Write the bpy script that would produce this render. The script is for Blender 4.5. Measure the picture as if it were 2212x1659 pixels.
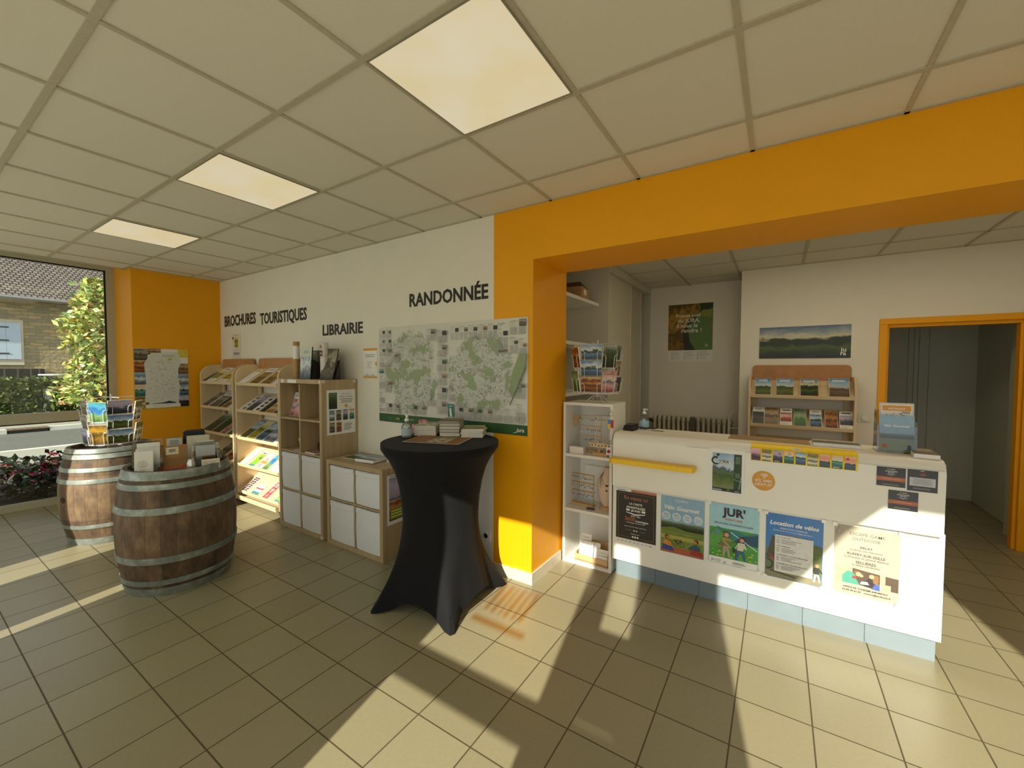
import bpy, bmesh, math, random
from mathutils import Vector, Matrix, Quaternion
for _o in list(bpy.data.objects): bpy.data.objects.remove(_o)
SC = bpy.context.scene
COL = SC.collection
R = math.radians
# ---------------------------------------------------------------- camera
cam = bpy.data.cameras.new('camera'); cam.sensor_width = 36.0; cam.sensor_fit = 'HORIZONTAL'
cam.lens = 36.0 * 890.805 / 2212.0; cam.clip_start = 0.02; cam.clip_end = 300
camo = bpy.data.objects.new('camera', cam); COL.objects.link(camo)
camo.location = (1.33895, -1.03072, 1.57003); camo.rotation_euler = (1.534532, -0.003399, 0.572809)
SC.camera = camo
# ---------------------------------------------------------------- world, sun, exposure
SC.view_settings.view_transform = 'Standard'; SC.view_settings.look = 'None'
SC.view_settings.exposure = 0.0; SC.view_settings.gamma = 1.0; SC.view_settings.use_curve_mapping = False
SUN_STRENGTH = 8.0; SKY_STRENGTH = 1.6; LAMP = 0.62
W = bpy.data.worlds.new('sky'); SC.world = W; W.use_nodes = True
_bg = W.node_tree.nodes['Background']; _bg.inputs[0].default_value = (0.80, 0.86, 1.0, 1); _bg.inputs[1].default_value = SKY_STRENGTH
sun = bpy.data.lights.new('sun', 'SUN'); sun.energy = SUN_STRENGTH; sun.angle = 0.011; sun.color = (1.0, 0.955, 0.80)
suno = bpy.data.objects.new('sun', sun); COL.objects.link(suno)
SUN_DIR = Vector((-0.20, 1.0, -0.537)).normalized()
suno.rotation_euler = SUN_DIR.to_track_quat('-Z', 'Y').to_euler(); suno.location = (3, -8, 6)

# ---------------------------------------------------------------- materials
def lin(c):
    if isinstance(c, str):
        c = c.lstrip('#'); c = [int(c[i:i+2], 16)/255 for i in (0, 2, 4)]
    return [(x/12.92 if x <= .04045 else ((x+.055)/1.055)**2.4) for x in c[:3]] + [1.0]
_M = {}
def mat(col, rough=.6, metal=0, bump=0, scale=40, var=.06, spec=.5, key=None):
    """plain material with a little procedural mottling"""
    k = (col, rough, metal, bump, scale, var, spec)
    if k in _M: return _M[k]
    m = bpy.data.materials.new('surface'); m.use_nodes = True; nt = m.node_tree; b = nt.nodes['Principled BSDF']
    b.inputs['Roughness'].default_value = rough; b.inputs['Metallic'].default_value = metal; b.inputs['Specular IOR Level'].default_value = spec
    tc = nt.nodes.new('ShaderNodeTexCoord'); n = nt.nodes.new('ShaderNodeTexNoise'); n.inputs['Scale'].default_value = scale; n.inputs['Detail'].default_value = 3
    nt.links.new(tc.outputs['Object'], n.inputs['Vector'])
    r = nt.nodes.new('ShaderNodeValToRGB'); L = lin(col)
    r.color_ramp.elements[0].position = .3; r.color_ramp.elements[1].position = .7
    r.color_ramp.elements[0].color = [x*(1-var) for x in L[:3]]+[1]; r.color_ramp.elements[1].color = [min(1, x*(1+var)) for x in L[:3]]+[1]
    nt.links.new(n.outputs['Fac'], r.inputs['Fac']); nt.links.new(r.outputs['Color'], b.inputs['Base Color'])
    if bump:
        bp = nt.nodes.new('ShaderNodeBump'); bp.inputs['Strength'].default_value = bump; bp.inputs['Distance'].default_value = .01
        nt.links.new(n.outputs['Fac'], bp.inputs['Height']); nt.links.new(bp.outputs['Normal'], b.inputs['Normal'])
    _M[k] = m; return m
def nodemat(name):
    m = bpy.data.materials.new(name); m.use_nodes = True
    return m, m.node_tree, m.node_tree.nodes['Principled BSDF']
def ramp(nt, stops, interp='LINEAR'):
    r = nt.nodes.new('ShaderNodeValToRGB'); cr = r.color_ramp; cr.interpolation = interp
    while len(cr.elements) < len(stops): cr.elements.new(.5)
    for e, (p, c) in zip(cr.elements, stops): e.position = p; e.color = lin(c)
    return r
def math_n(nt, op, a, b=None, clamp=False):
    n = nt.nodes.new('ShaderNodeMath'); n.operation = op; n.use_clamp = clamp
    for i, v in enumerate((a, b)):
        if v is None: continue
        if isinstance(v, (int, float)): n.inputs[i].default_value = v
        else: nt.links.new(v, n.inputs[i])
    return n.outputs[0]
def wood(c1, c2, rough=.5, sx=2, sy=2, sz=30, bump=.05):
    k = ('wood', c1, c2, rough, sx, sy, sz)
    if k in _M: return _M[k]
    m, nt, b = nodemat('wood'); tc = nt.nodes.new('ShaderNodeTexCoord'); mp = nt.nodes.new('ShaderNodeMapping')
    mp.inputs['Scale'].default_value = (sx, sy, sz); nt.links.new(tc.outputs['Object'], mp.inputs[0])
    n = nt.nodes.new('ShaderNodeTexNoise'); n.inputs['Scale'].default_value = 1.5; n.inputs['Detail'].default_value = 6; n.inputs['Distortion'].default_value = .6
    nt.links.new(mp.outputs[0], n.inputs['Vector']); r = ramp(nt, [(.3, c1), (.7, c2)]); nt.links.new(n.outputs['Fac'], r.inputs[0]); nt.links.new(r.outputs[0], b.inputs['Base Color'])
    b.inputs['Roughness'].default_value = rough
    bp = nt.nodes.new('ShaderNodeBump'); bp.inputs['Strength'].default_value = bump; bp.inputs['Distance'].default_value = .005
    nt.links.new(n.outputs['Fac'], bp.inputs['Height']); nt.links.new(bp.outputs[0], b.inputs['Normal'])
    _M[k] = m; return m
PAL = {
 'field': [(0, '#2a3312'), (.22, '#5d6420'), (.4, '#3c5426'), (.5, '#2d4326'), (.55, '#c5cfd0'), (.75, '#8fb0cc'), (1, '#4f7fb5')],
 'lake': [(0, '#46503a'), (.2, '#33507a'), (.42, '#5c86a8'), (.47, '#26331f'), (.58, '#41532a'), (.64, '#cdd8de'), (1, '#4d80b8')],
 'yellow': [(0, '#6b6a1d'), (.3, '#b3a22a'), (.55, '#59602a'), (.7, '#c9c07a'), (1, '#e3dcae')],
 'forest': [(0, '#141a0c'), (.35, '#2c3a1a'), (.6, '#3f4f28'), (.8, '#56654a'), (1, '#8a978c')],
 'stone': [(0, '#2a2620'), (.35, '#6e6553'), (.5, '#393226'), (.7, '#a39a86'), (1, '#565046')],
 'night': [(0, '#0d0d10'), (.4, '#22222a'), (.55, '#494036'), (.7, '#15161c'), (1, '#262a36')],
 'rust': [(0, '#38200f'), (.25, '#a1571c'), (.45, '#3c2516'), (.6, '#c98240'), (.8, '#5a3018'), (1, '#d9a268')],
 'autumn': [(0, '#3a2a0a'), (.3, '#8a6514'), (.5, '#4c3a0c'), (.7, '#b58a25'), (1, '#5b460f')],
 'sunset': [(0, '#23384c'), (.3, '#355a6c'), (.45, '#203038'), (.52, '#e8b08e'), (.75, '#e98b70'), (1, '#d9c2b0')],
 'teal': [(0, '#1d4a45'), (.3, '#2f7064'), (.45, '#5aa092'), (.55, '#1e3f3c'), (.62, '#d5d4c0'), (1, '#e6b594')],
 'dusk': [(0, '#1d2431'), (.3, '#303a4e'), (.5, '#4d5a72'), (.56, '#a48fa8'), (.8, '#b9b4c8'), (1, '#8a90b0')],
 'pinkfall': [(0, '#6e4a55'), (.3, '#3d2f38'), (.5, '#94707a'), (.6, '#d09bb0'), (1, '#e4b8c8')],
 'cream': [(0, '#4a4a2a'), (.25, '#e8e2cc'), (.4, '#55542c'), (.55, '#dcd5b8'), (.75, '#6d6a38'), (1, '#8e8a52')],
 'snow': [(0, '#3a4652'), (.3, '#76808a'), (.5, '#d8dde0'), (.7, '#5f7f9a'), (1, '#8fb2d0')],
 'red': [(0, '#7d1c20'), (.4, '#a83032'), (.6, '#d8c0b8'), (1, '#9c2a2c')],
 'green': [(0, '#2a5a3a'), (.4, '#4a7d46'), (.6, '#9db28a'), (1, '#36684a')],
 'pink': [(0, '#8c4c4c'), (.35, '#d7a3a0'), (.5, '#5a6a84'), (.65, '#e0c4bc'), (1, '#b2655e')],
 'earth': [(0, '#55402a'), (.35, '#8f7048'), (.5, '#3c2f22'), (.7, '#b99c70'), (1, '#7a5f3c')],
 'vine': [(0, '#8a8a72'), (.2, '#6a7a3a'), (.4, '#3f5a24'), (.52, '#5a7048'), (.58, '#3d5064'), (.66, '#c8d4da'), (1, '#86a8c8')],
 'valley': [(0, '#10140a'), (.22, '#2a3812'), (.34, '#4a5e1e'), (.44, '#1d2a10'), (.6, '#26361a'), (.68, '#d0c9a8'), (.82, '#8c9aa4'), (1, '#4a6484')],
 'mosaic': [(0, '#3b1f20'), (.3, '#5c3434'), (.5, '#b9a898'), (.65, '#3d3a36'), (1, '#54302e')],
 'ochre': [(0, '#8a5a20'), (.4, '#b9802e'), (.55, '#d9c8a8'), (.7, '#a8702a'), (1, '#c99646')],
 'meadow': [(0, '#6f7c2e'), (.3, '#8a9038'), (.5, '#6a7a30'), (.7, '#a09a48'), (.85, '#5f7030'), (1, '#7f8a3c')],
 'town': [(0, '#3a2a26'), (.25, '#6e5a48'), (.42, '#4a4034'), (.5, '#b89a8a'), (.6, '#a8c0d4'), (1, '#4a84b8')],
 'bluesea': [(0, '#3f6a3a'), (.3, '#7a9a5a'), (.45, '#3a80b4'), (.65, '#2a6aa8'), (.8, '#4aa0c0'), (1, '#3a8a8a')],
}
def pic(key, sc=4.0, dist=.22, seed=0):
    """printed photograph / illustration: bands of printed colour broken up by noise, read from the sheet's own UV"""
    k = ('pic', key, sc, dist, seed)
    if k in _M: return _M[k]
    m, nt, b = nodemat('print_' + key); b.inputs['Roughness'].default_value = .35
    uv = nt.nodes.new('ShaderNodeUVMap'); sp = nt.nodes.new('ShaderNodeSeparateXYZ'); nt.links.new(uv.outputs[0], sp.inputs[0])
    oi = nt.nodes.new('ShaderNodeObjectInfo'); n = nt.nodes.new('ShaderNodeTexNoise'); n.noise_dimensions = '4D'
    n.inputs['Scale'].default_value = sc; n.inputs['Detail'].default_value = 7; n.inputs['Roughness'].default_value = .6
    nt.links.new(uv.outputs[0], n.inputs['Vector']); nt.links.new(math_n(nt, 'MULTIPLY_ADD', oi.outputs['Random'], 60.0), n.inputs['W'])
    s = math_n(nt, 'MULTIPLY', math_n(nt, 'SUBTRACT', n.outputs['Fac'], .5), dist*3.2)
    v = math_n(nt, 'ADD', sp.outputs[1], s, True)
    r = ramp(nt, PAL[key]); nt.links.new(v, r.inputs[0]); nt.links.new(r.outputs[0], b.inputs['Base Color'])
    _M[k] = m; return m
def glassy(col='#e6eae6', alpha=.25, rough=.05):
    k = ('glass', col, alpha, rough)
    if k in _M: return _M[k]
    m = bpy.data.materials.new('clear_plastic'); m.use_nodes = True; nt = m.node_tree; nt.nodes.clear()
    o = nt.nodes.new('ShaderNodeOutputMaterial'); t = nt.nodes.new('ShaderNodeBsdfTransparent'); t.inputs[0].default_value = lin(col)
    g = nt.nodes.new('ShaderNodeBsdfGlossy'); g.inputs['Roughness'].default_value = rough; g.inputs[0].default_value = (.9, .9, .9, 1)
    f = nt.nodes.new('ShaderNodeFresnel'); f.inputs[0].default_value = 1.45
    mx = nt.nodes.new('ShaderNodeMixShader'); nt.links.new(math_n(nt, 'ADD', f.outputs[0], alpha*.3, True), mx.inputs[0]); nt.links.new(t.outputs[0], mx.inputs[1]); nt.links.new(g.outputs[0], mx.inputs[2])
    nt.links.new(mx.outputs[0], o.inputs[0]); _M[k] = m; return m
def emis(col, s):
    m, nt, b = nodemat('lamp_diffuser'); tc = nt.nodes.new('ShaderNodeTexCoord'); n = nt.nodes.new('ShaderNodeTexNoise'); n.inputs['Scale'].default_value = 3
    nt.links.new(tc.outputs['Object'], n.inputs['Vector']); r = ramp(nt, [(.3, col), (.7, '#fff2cf')]); nt.links.new(n.outputs[0], r.inputs[0])
    nt.links.new(r.outputs[0], b.inputs['Emission Color']); b.inputs['Emission Strength'].default_value = s; b.inputs['Base Color'].default_value = (.12, .12, .11, 1)
    return m
WHITE = mat('#e8e6e0', .5); PAPER = mat('#eceae4', .55, var=.02); BLACK = mat('#17171a', .45); INK = mat('#1d1b1c', .5); GREYINK = mat('#7f7f7c', .6)
LIGHTINK = mat('#b4b3ac', .6); CHROME = mat('#d8d8d8', .18, 1.0); WIRE = mat('#e4e2dc', .3); STEEL = mat('#b8b8b4', .35, 1.0)
YEL = mat('#eea40a', .45, var=.02, scale=3, spec=.3); YELPAP = mat('#ffd60a', .5); ORA = mat('#e09a2e', .5)
WALLW = mat('#e6e1d4', .8, var=.015, scale=6, spec=.2); CEIL = mat('#ddd8c9', .9, var=.03, scale=220, spec=.1); TBAR = mat('#b9b29c', .6)
BIRCH = wood('#d4bc92', '#e0c9a4', .45, 8, 8, 1.2); BIRCHX = wood('#d4bc92', '#e0c9a4', .45, 1.2, 8, 8); BROWNB = mat('#b07c4a', .5, var=.1, scale=12)
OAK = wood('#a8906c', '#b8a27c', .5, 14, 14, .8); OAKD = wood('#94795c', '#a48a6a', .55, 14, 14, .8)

# ---------------------------------------------------------------- mesh helpers
class MB:
    def __init__(s): s.v = []; s.f = []; s.mi = []; s.uv = []; s.mats = []
    def m(s, mt):
        if mt not in s.mats: s.mats.append(mt)
        return s.mats.index(mt)
    def face(s, pts, mt, uv=None):
        i = len(s.v); s.v += [tuple(p) for p in pts]; s.f.append(list(range(i, i+len(pts)))); s.mi.append(s.m(mt))
        if uv is None: uv = [(0, 0), (1, 0), (1, 1), (0, 1)] if len(pts) == 4 else [(.5, .5)]*len(pts)
        s.uv.append(uv)
    def grid(s, rows, mt, closed=False):
        """rows: list of equal length point lists, quads between; closed joins the ends of each row"""
        i = len(s.v); n = len(rows[0]); mi = s.m(mt)
        for r in rows: s.v += [tuple(p) for p in r]
        for a in range(len(rows)-1):
            for b in range(n if closed else n-1):
                c = (b+1) % n
                s.f.append([i+a*n+b, i+a*n+c, i+(a+1)*n+c, i+(a+1)*n+b]); s.mi.append(mi)
                s.uv.append([(b/n, a/len(rows)), ((b+1)/n, a/len(rows)), ((b+1)/n, (a+1)/len(rows)), (b/n, (a+1)/len(rows))])
    def box(s, x0, y0, z0, x1, y1, z1, mt, front=None):
        p = [(x0, y0, z0), (x1, y0, z0), (x1, y1, z0), (x0, y1, z0), (x0, y0, z1), (x1, y0, z1), (x1, y1, z1), (x0, y1, z1)]
        i = len(s.v); s.v += p; mi = s.m(mt)
        for q in ([0, 3, 2, 1], [4, 5, 6, 7], [0, 1, 5, 4], [1, 2, 6, 5], [2, 3, 7, 6], [3, 0, 4, 7]):
            s.f.append([i+k for k in q]); s.mi.append(mi); s.uv.append([(0, 0), (1, 0), (1, 1), (0, 1)])
    def prism(s, pts, vec, mt):
        """pts planar outline (3d), extruded by vec"""
        n = len(pts); vec = Vector(vec); a = [Vector(p) for p in pts]; b = [p+vec for p in a]; i = len(s.v); mi = s.m(mt)
        s.v += [tuple(p) for p in a+b]
        s.f.append([i+k for k in range(n)][::-1]); s.f.append([i+n+k for k in range(n)]); s.mi += [mi, mi]; s.uv += [[(.5, .5)]*n]*2
        for k in range(n):
            l = (k+1) % n; s.f.append([i+k, i+l, i+n+l, i+n+k]); s.mi.append(mi); s.uv.append([(0, 0), (1, 0), (1, 1), (0, 1)])
    def tube(s, pts, r, mt, n=6, cap=True):
        pts = [Vector(p) for p in pts]; rows = []; up = None
        for k, p in enumerate(pts):
            t = (pts[min(k+1, len(pts)-1)]-pts[max(k-1, 0)]).normalized()
            if up is None: up = t.orthogonal().normalized()
            up = (up-t*up.dot(t)); up = up.normalized() if up.length > 1e-5 else t.orthogonal().normalized()
            w = t.cross(up); rr = r[k] if isinstance(r, (list, tuple)) else r
            rows.append([p+(up*math.cos(2*math.pi*j/n)+w*math.sin(2*math.pi*j/n))*rr for j in range(n)])
        s.grid(rows, mt, True)
        if cap: s.face(rows[0][::-1], mt); s.face(rows[-1], mt)
    def lathe(s, prof, mt, n=24, c=(0, 0, 0), cap=True):
        rows = [[(c[0]+r*math.cos(2*math.pi*j/n), c[1]+r*math.sin(2*math.pi*j/n), c[2]+z) for j in range(n)] for r, z in prof]
        s.grid(rows, mt, True)
        if not cap: return
        if prof[0][0] > 1e-4: s.face(rows[0][::-1], mt)
        if prof[-1][0] > 1e-4: s.face(rows[-1], mt)
    def build(s, name, parent=None, loc=None, rot=None, bevel=0, smooth=False, mtx=None, kind=None):
        me = bpy.data.meshes.new(name); me.from_pydata(s.v, [], s.f)
        for mt in s.mats: me.materials.append(mt)
        ul = me.uv_layers.new(name='UVMap'); k = 0
        for pi, p in enumerate(me.polygons):
            p.material_index = s.mi[pi]; p.use_smooth = bool(smooth)
            for j, li in enumerate(p.loop_indices): ul.data[li].uv = s.uv[pi][j]
        me.update()
        o = bpy.data.objects.new(name, me); COL.objects.link(o)
        if parent: o.parent = parent
        if mtx is not None: o.matrix_local = mtx
        if loc: o.location = loc
        if rot: o.rotation_euler = rot
        if smooth:
            bm = bmesh.new(); bm.from_mesh(me); bmesh.ops.remove_doubles(bm, verts=bm.verts, dist=1e-5); bm.to_mesh(me); bm.free()
            try: me.set_sharp_from_angle(angle=R(38))
            except Exception: pass
        if bevel:
            b = o.modifiers.new('bevel', 'BEVEL'); b.width = bevel; b.segments = 2; b.limit_method = 'ANGLE'
        if kind: o['kind'] = kind
        return o
LABELS = {}
def tag(o, label, cat, group=None, kind=None):
    o['label'] = label; o['category'] = cat
    if group: o['group'] = group
    if kind: o['kind'] = kind
    return o
def thing(name, label, cat, loc=(0, 0, 0), rz=0, group=None, mtx=None):
    o = bpy.data.objects.new(name, None); COL.objects.link(o); o.empty_display_size = .05
    o.location = loc; o.rotation_euler = (0, 0, rz)
    if mtx is not None: o.matrix_world = mtx
    return tag(o, label, cat, group)
def struct(o): o['kind'] = 'structure'; return o
def origin(o):
    """moves a top-level mesh's origin to the middle of its base"""
    me = o.data; xs = [v.co for v in me.vertices]; lo = [min(c[i] for c in xs) for i in range(3)]; hi = [max(c[i] for c in xs) for i in range(3)]
    c = Vector(((lo[0]+hi[0])/2, (lo[1]+hi[1])/2, lo[2])); me.transform(Matrix.Translation(-c)); o.matrix_world = o.matrix_world @ Matrix.Translation(c)
    return o
def frame(p, ux, uy):
    ux = Vector(ux).normalized(); uy = Vector(uy).normalized(); n = ux.cross(uy).normalized()
    return Matrix(((ux.x, uy.x, n.x, p[0]), (ux.y, uy.y, n.y, p[1]), (ux.z, uy.z, n.z, p[2]), (0, 0, 0, 1)))
WALLF = ((1, 0, 0), (0, 0, 1))         # sheets on walls that face the camera side (-y)
WALLL = ((0, 1, 0), (0, 0, 1))         # sheets on faces looking to +x
_T = {}
def textmesh(s, bold=0., shear=0.):
    k = (s, bold, shear)
    if k not in _T:
        cu = bpy.data.curves.new('lettering', 'FONT'); cu.body = s; cu.size = 1; cu.offset = bold; cu.shear = shear; cu.resolution_u = 2
        o = bpy.data.objects.new('lettering', cu); COL.objects.link(o); bpy.context.view_layer.update()
        dg = bpy.context.evaluated_depsgraph_get(); me = bpy.data.meshes.new_from_object(o.evaluated_get(dg))
        vs = [tuple(v.co) for v in me.vertices]; fs = [list(p.vertices) for p in me.polygons]
        bpy.data.objects.remove(o); bpy.data.curves.remove(cu); bpy.data.meshes.remove(me)
        xs = [v[0] for v in vs] or [0]; ys = [v[1] for v in vs] or [0]
        _T[k] = (vs, fs, min(xs), max(xs), min(ys), max(ys))
    return _T[k]
class Sheet:
    """flat printed sheet: local x right, y up, z towards the reader; every print goes into the one mesh"""
    def __init__(s, w, h, bg=None, t=.0012, side=None):
        s.w, s.h, s.b, s.t, s.z = w, h, MB(), t, t; s.rng = random.Random(int(w*9973+h*7919))
        bg = bg or PAPER; s.b.box(0, 0, 0, w, h, t, side or PAPER); s.rect(0, 0, w, h, bg)
    def up(s): s.z += .00022; return s.z
    def rect(s, x0, y0, x1, y1, mt): z = s.up(); s.b.face([(x0, y0, z), (x1, y0, z), (x1, y1, z), (x0, y1, z)], mt); return s
    def poly(s, pts, mt): z = s.up(); s.b.face([(x, y, z) for x, y in pts], mt, [(x/s.w, y/s.h) for x, y in pts]); return s
    def circ(s, cx, cy, r, mt, n=20, ry=None): return s.poly([(cx+r*math.cos(2*math.pi*k/n), cy+(ry or r)*math.sin(2*math.pi*k/n)) for k in range(n)], mt)
    def ring(s, cx, cy, r0, r1, a0, a1, mt, n=12):
        z = s.up()
        for k in range(n):
            a, c = R(a0+(a1-a0)*k/n), R(a0+(a1-a0)*(k+1)/n)
            s.b.face([(cx+r0*math.cos(a), cy+r0*math.sin(a), z), (cx+r1*math.cos(a), cy+r1*math.sin(a), z), (cx+r1*math.cos(c), cy+r1*math.sin(c), z), (cx+r0*math.cos(c), cy+r0*math.sin(c), z)], mt)
        return s
    def line(s, x0, y0, x1, y1, w, mt):
        d = Vector((x1-x0, y1-y0)); n = Vector((-d.y, d.x)).normalized()*w/2
        return s.poly([(x0-n.x, y0-n.y), (x1-n.x, y1-n.y), (x1+n.x, y1+n.y), (x0+n.x, y0+n.y)], mt)
    def border(s, x0, y0, x1, y1, w, mt):
        s.rect(x0, y0, x1, y0+w, mt); s.rect(x0, y1-w, x1, y1, mt); s.rect(x0, y0, x0+w, y1, mt); return s.rect(x1-w, y0, x1, y1, mt)
    def text(s, t, cx, y, mt, h=None, w=None, bold=.01, shear=0., align='C'):
        vs, fs, a, b, c, d = textmesh(t, bold, shear); z = s.up()
        ch = textmesh('E', bold, 0); ref = ch[5]-ch[4]
        sy = (h/ref) if h else w/(b-a); sx = (w/(b-a)) if w else sy
        x0 = cx-(b-a)*sx/2 if align == 'C' else cx
        i = len(s.b.v); s.b.v += [(x0+(v[0]-a)*sx, y+v[1]*sy, z) for v in vs]; mi = s.b.m(mt)
        for f in fs: s.b.f.append([i+k for k in f]); s.b.mi.append(mi); s.b.uv.append([(.5, .5)]*len(f))
        return s
    def rows(s, x0, y0, x1, y1, n, mt, fill=.45, ragged=.25, center=False):
        p = (y1-y0)/n
        for k in range(n):
            l = (x1-x0)*(1-s.rng.random()*ragged); xa = (x0+x1)/2-l/2 if center else x0
            s.rect(xa, y0+k*p+p*(1-fill)/2, xa+l, y0+k*p+p*(1+fill)/2, mt)
            s.z -= .00022
        s.z += .00022
        return s
    def place(s, name, label, cat, p, ux=(1, 0, 0), uy=(0, 0, 1), group=None, parent=None):
        if parent is not None: return s.b.build(name, parent=parent, mtx=frame(p, ux, uy))
        o = s.b.build(name); o.matrix_world = frame(p, ux, uy)
        return tag(o, label, cat, group) if label else o
# ================================================================ the setting
def wallbox(name, boxes, mt, kind='structure'):
    b = MB()
    for q in boxes: b.box(*q, mt)
    return origin(b.build(name, kind=kind))
# floor: beige tiles 30 x 30 cm, joints on the axes
def tile_floor():
    m, nt, b = nodemat('floor_tiles'); tc = nt.nodes.new('ShaderNodeTexCoord'); sp = nt.nodes.new('ShaderNodeSeparateXYZ')
    g = nt.nodes.new('ShaderNodeNewGeometry'); nt.links.new(g.outputs['Position'], sp.inputs[0])
    def cell(o, off): return math_n(nt, 'DIVIDE', math_n(nt, 'ADD', o, off), .3003)
    cx, cy = cell(sp.outputs[0], 30.03), cell(sp.outputs[1], 30.06)
    def edge(c):
        f = math_n(nt, 'FRACT', c); d = math_n(nt, 'ABSOLUTE', math_n(nt, 'SUBTRACT', f, .5)); return math_n(nt, 'GREATER_THAN', d, .5-.0105)
    j = math_n(nt, 'MAXIMUM', edge(cx), edge(cy))
    cb = nt.nodes.new('ShaderNodeCombineXYZ'); nt.links.new(math_n(nt, 'FLOOR', cx), cb.inputs[0]); nt.links.new(math_n(nt, 'FLOOR', cy), cb.inputs[1])
    wn = nt.nodes.new('ShaderNodeTexWhiteNoise'); nt.links.new(cb.outputs[0], wn.inputs['Vector'])
    n = nt.nodes.new('ShaderNodeTexNoise'); n.inputs['Scale'].default_value = 60; n.inputs['Detail'].default_value = 4; nt.links.new(g.outputs['Position'], n.inputs['Vector'])
    v = math_n(nt, 'ADD', math_n(nt, 'MULTIPLY', wn.outputs['Value'], .35), math_n(nt, 'MULTIPLY', n.outputs['Fac'], .65))
    r = ramp(nt, [(.2, '#90876a'), (.8, '#9b9274')]); nt.links.new(v, r.inputs[0])
    mx = nt.nodes.new('ShaderNodeMix'); mx.data_type = 'RGBA'; nt.links.new(j, mx.inputs['Factor']); nt.links.new(r.outputs[0], mx.inputs['A']); mx.inputs['B'].default_value = lin('#50462f')
    nt.links.new(mx.outputs['Result'], b.inputs['Base Color'])
    rr = math_n(nt, 'ADD', math_n(nt, 'MULTIPLY', j, .3), math_n(nt, 'MULTIPLY', n.outputs['Fac'], .12)); nt.links.new(math_n(nt, 'ADD', rr, .30), b.inputs['Roughness'])
    bp = nt.nodes.new('ShaderNodeBump'); bp.inputs['Strength'].default_value = .35; bp.inputs['Distance'].default_value = .003
    nt.links.new(math_n(nt, 'SUBTRACT', 1.0, j), bp.inputs['Height']); nt.links.new(bp.outputs[0], b.inputs['Normal'])
    return m
FLOOR = tile_floor()
wallbox('floor', [(-5.66, -1.45, -.12, 3.7, 6.3, 0)], FLOOR)
# ceilings: white mineral tiles on a T-bar grid
ZC, ZB = 2.73, 2.69
b = MB(); b.box(-5.17, -1.45, ZC+.004, 3.5, .625, ZC+.09, CEIL); b.box(-5.05, .625, ZC+.004, 3.5, 1.6, ZC+.09, CEIL); b.box(-5.70, -1.45, 2.815, -5.165, .66, 2.9, WALLW)
b.box(-.9, 1.6, ZB+.004, 3.5, 5.0, ZB+.09, CEIL); struct(origin(b.build('ceiling')))
b = MB()
for k in range(-8, 6): b.box(.6*k-.010, -1.35, ZC-.003, .6*k+.010, 1.535, ZC+.006, TBAR)
for k in range(-2, 3): b.box(-5.17, .6*k-.013, ZC-.004, 3.45, .6*k+.013, ZC+.006, TBAR)
b.box(-5.0, 1.515, ZC-.003, 3.45, 1.535, ZC+.006, TBAR); b.box(-5.175, -1.35, ZC-.004, -5.15, .625, ZC+.09, TBAR); b.box(-5.0, .625, ZC-.003, -4.985, 1.535, ZC+.006, TBAR)
struct(origin(b.build('trim_1')))
b = MB()
for k in range(-1, 5): b.box(.335+.6*k-.012, 2.1, ZB-.003, .335+.6*k+.012, 4.34 if k > 1 else 4.9, ZB+.006, TBAR)
for y in (2.64, 3.24, 3.842, 4.44): b.box(-.18, y-.009, ZB-.003, 3.4 if y < 4.3 else .97, y+.009, ZB+.006, TBAR)
b.box(.97, 4.322, ZB-.003, 3.4, 4.34, ZB+.006, TBAR); struct(origin(b.build('trim_2')))
# walls
wallbox('wall_back', [(-5.2, 1.535, 0, -.482, 1.62, ZC+.02)], WALLW)
wallbox('wall_pillar', [(-.482, 1.535, 0, -.14, 2.085, ZC+.02)], YEL)
wallbox('wall_lintel', [(-.14, 1.535, 2.35, 3.5, 2.03, ZC+.02)], YEL)
wallbox('wall_left', [(-5.66, .625, 0, -5.0, 1.62, ZC+.1)], YEL)
wallbox('wall_right', [(3.45, -1.45, 0, 3.55, 4.46, 2.9)], WALLW)
wallbox('wall_rear', [(.97, 4.34, 0, 2.222, 4.46, 2.8), (2.222, 4.34, 2.02, 3.12, 4.46, 2.8), (3.12, 4.34, 0, 3.45, 4.46, 2.8)], WALLW)
wallbox('wall_alcove', [(-.9, 4.9, 0, 1.05, 5.0, 2.8), (.97, 4.46, 0, 1.05, 4.9, 2.8)], WALLW)
wallbox('wall_storage', [(-.85, 2.085, 0, -.76, 5.0, 2.8), (-.76, 2.085, 0, -.482, 2.15, 2.8)], WALLW)
# unseen front facade, its openings and panels shaped to cast the sun patches
def daylight_fill():
    # added translucent panel material: spreads sunlight inward to brighten the room
    m = bpy.data.materials.new('daylight_fill_panel'); m.use_nodes = True; nt = m.node_tree; nt.nodes.clear(); o = nt.nodes.new('ShaderNodeOutputMaterial')
    d = nt.nodes.new('ShaderNodeBsdfDiffuse'); d.inputs[0].default_value = lin('#d8d4c8'); t = nt.nodes.new('ShaderNodeBsdfTranslucent'); t.inputs[0].default_value = lin('#e8e9e0')
    tc = nt.nodes.new('ShaderNodeTexCoord'); n = nt.nodes.new('ShaderNodeTexNoise'); n.inputs['Scale'].default_value = 3; nt.links.new(tc.outputs['Object'], n.inputs['Vector'])
    mx = nt.nodes.new('ShaderNodeMixShader'); nt.links.new(math_n(nt, 'MULTIPLY_ADD', n.outputs['Fac'], .1), mx.inputs[0]); nt.links.new(d.outputs[0], mx.inputs[1]); nt.links.new(t.outputs[0], mx.inputs[2]); nt.links.new(mx.outputs[0], o.inputs[0]); return m
FR = daylight_fill()
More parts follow.
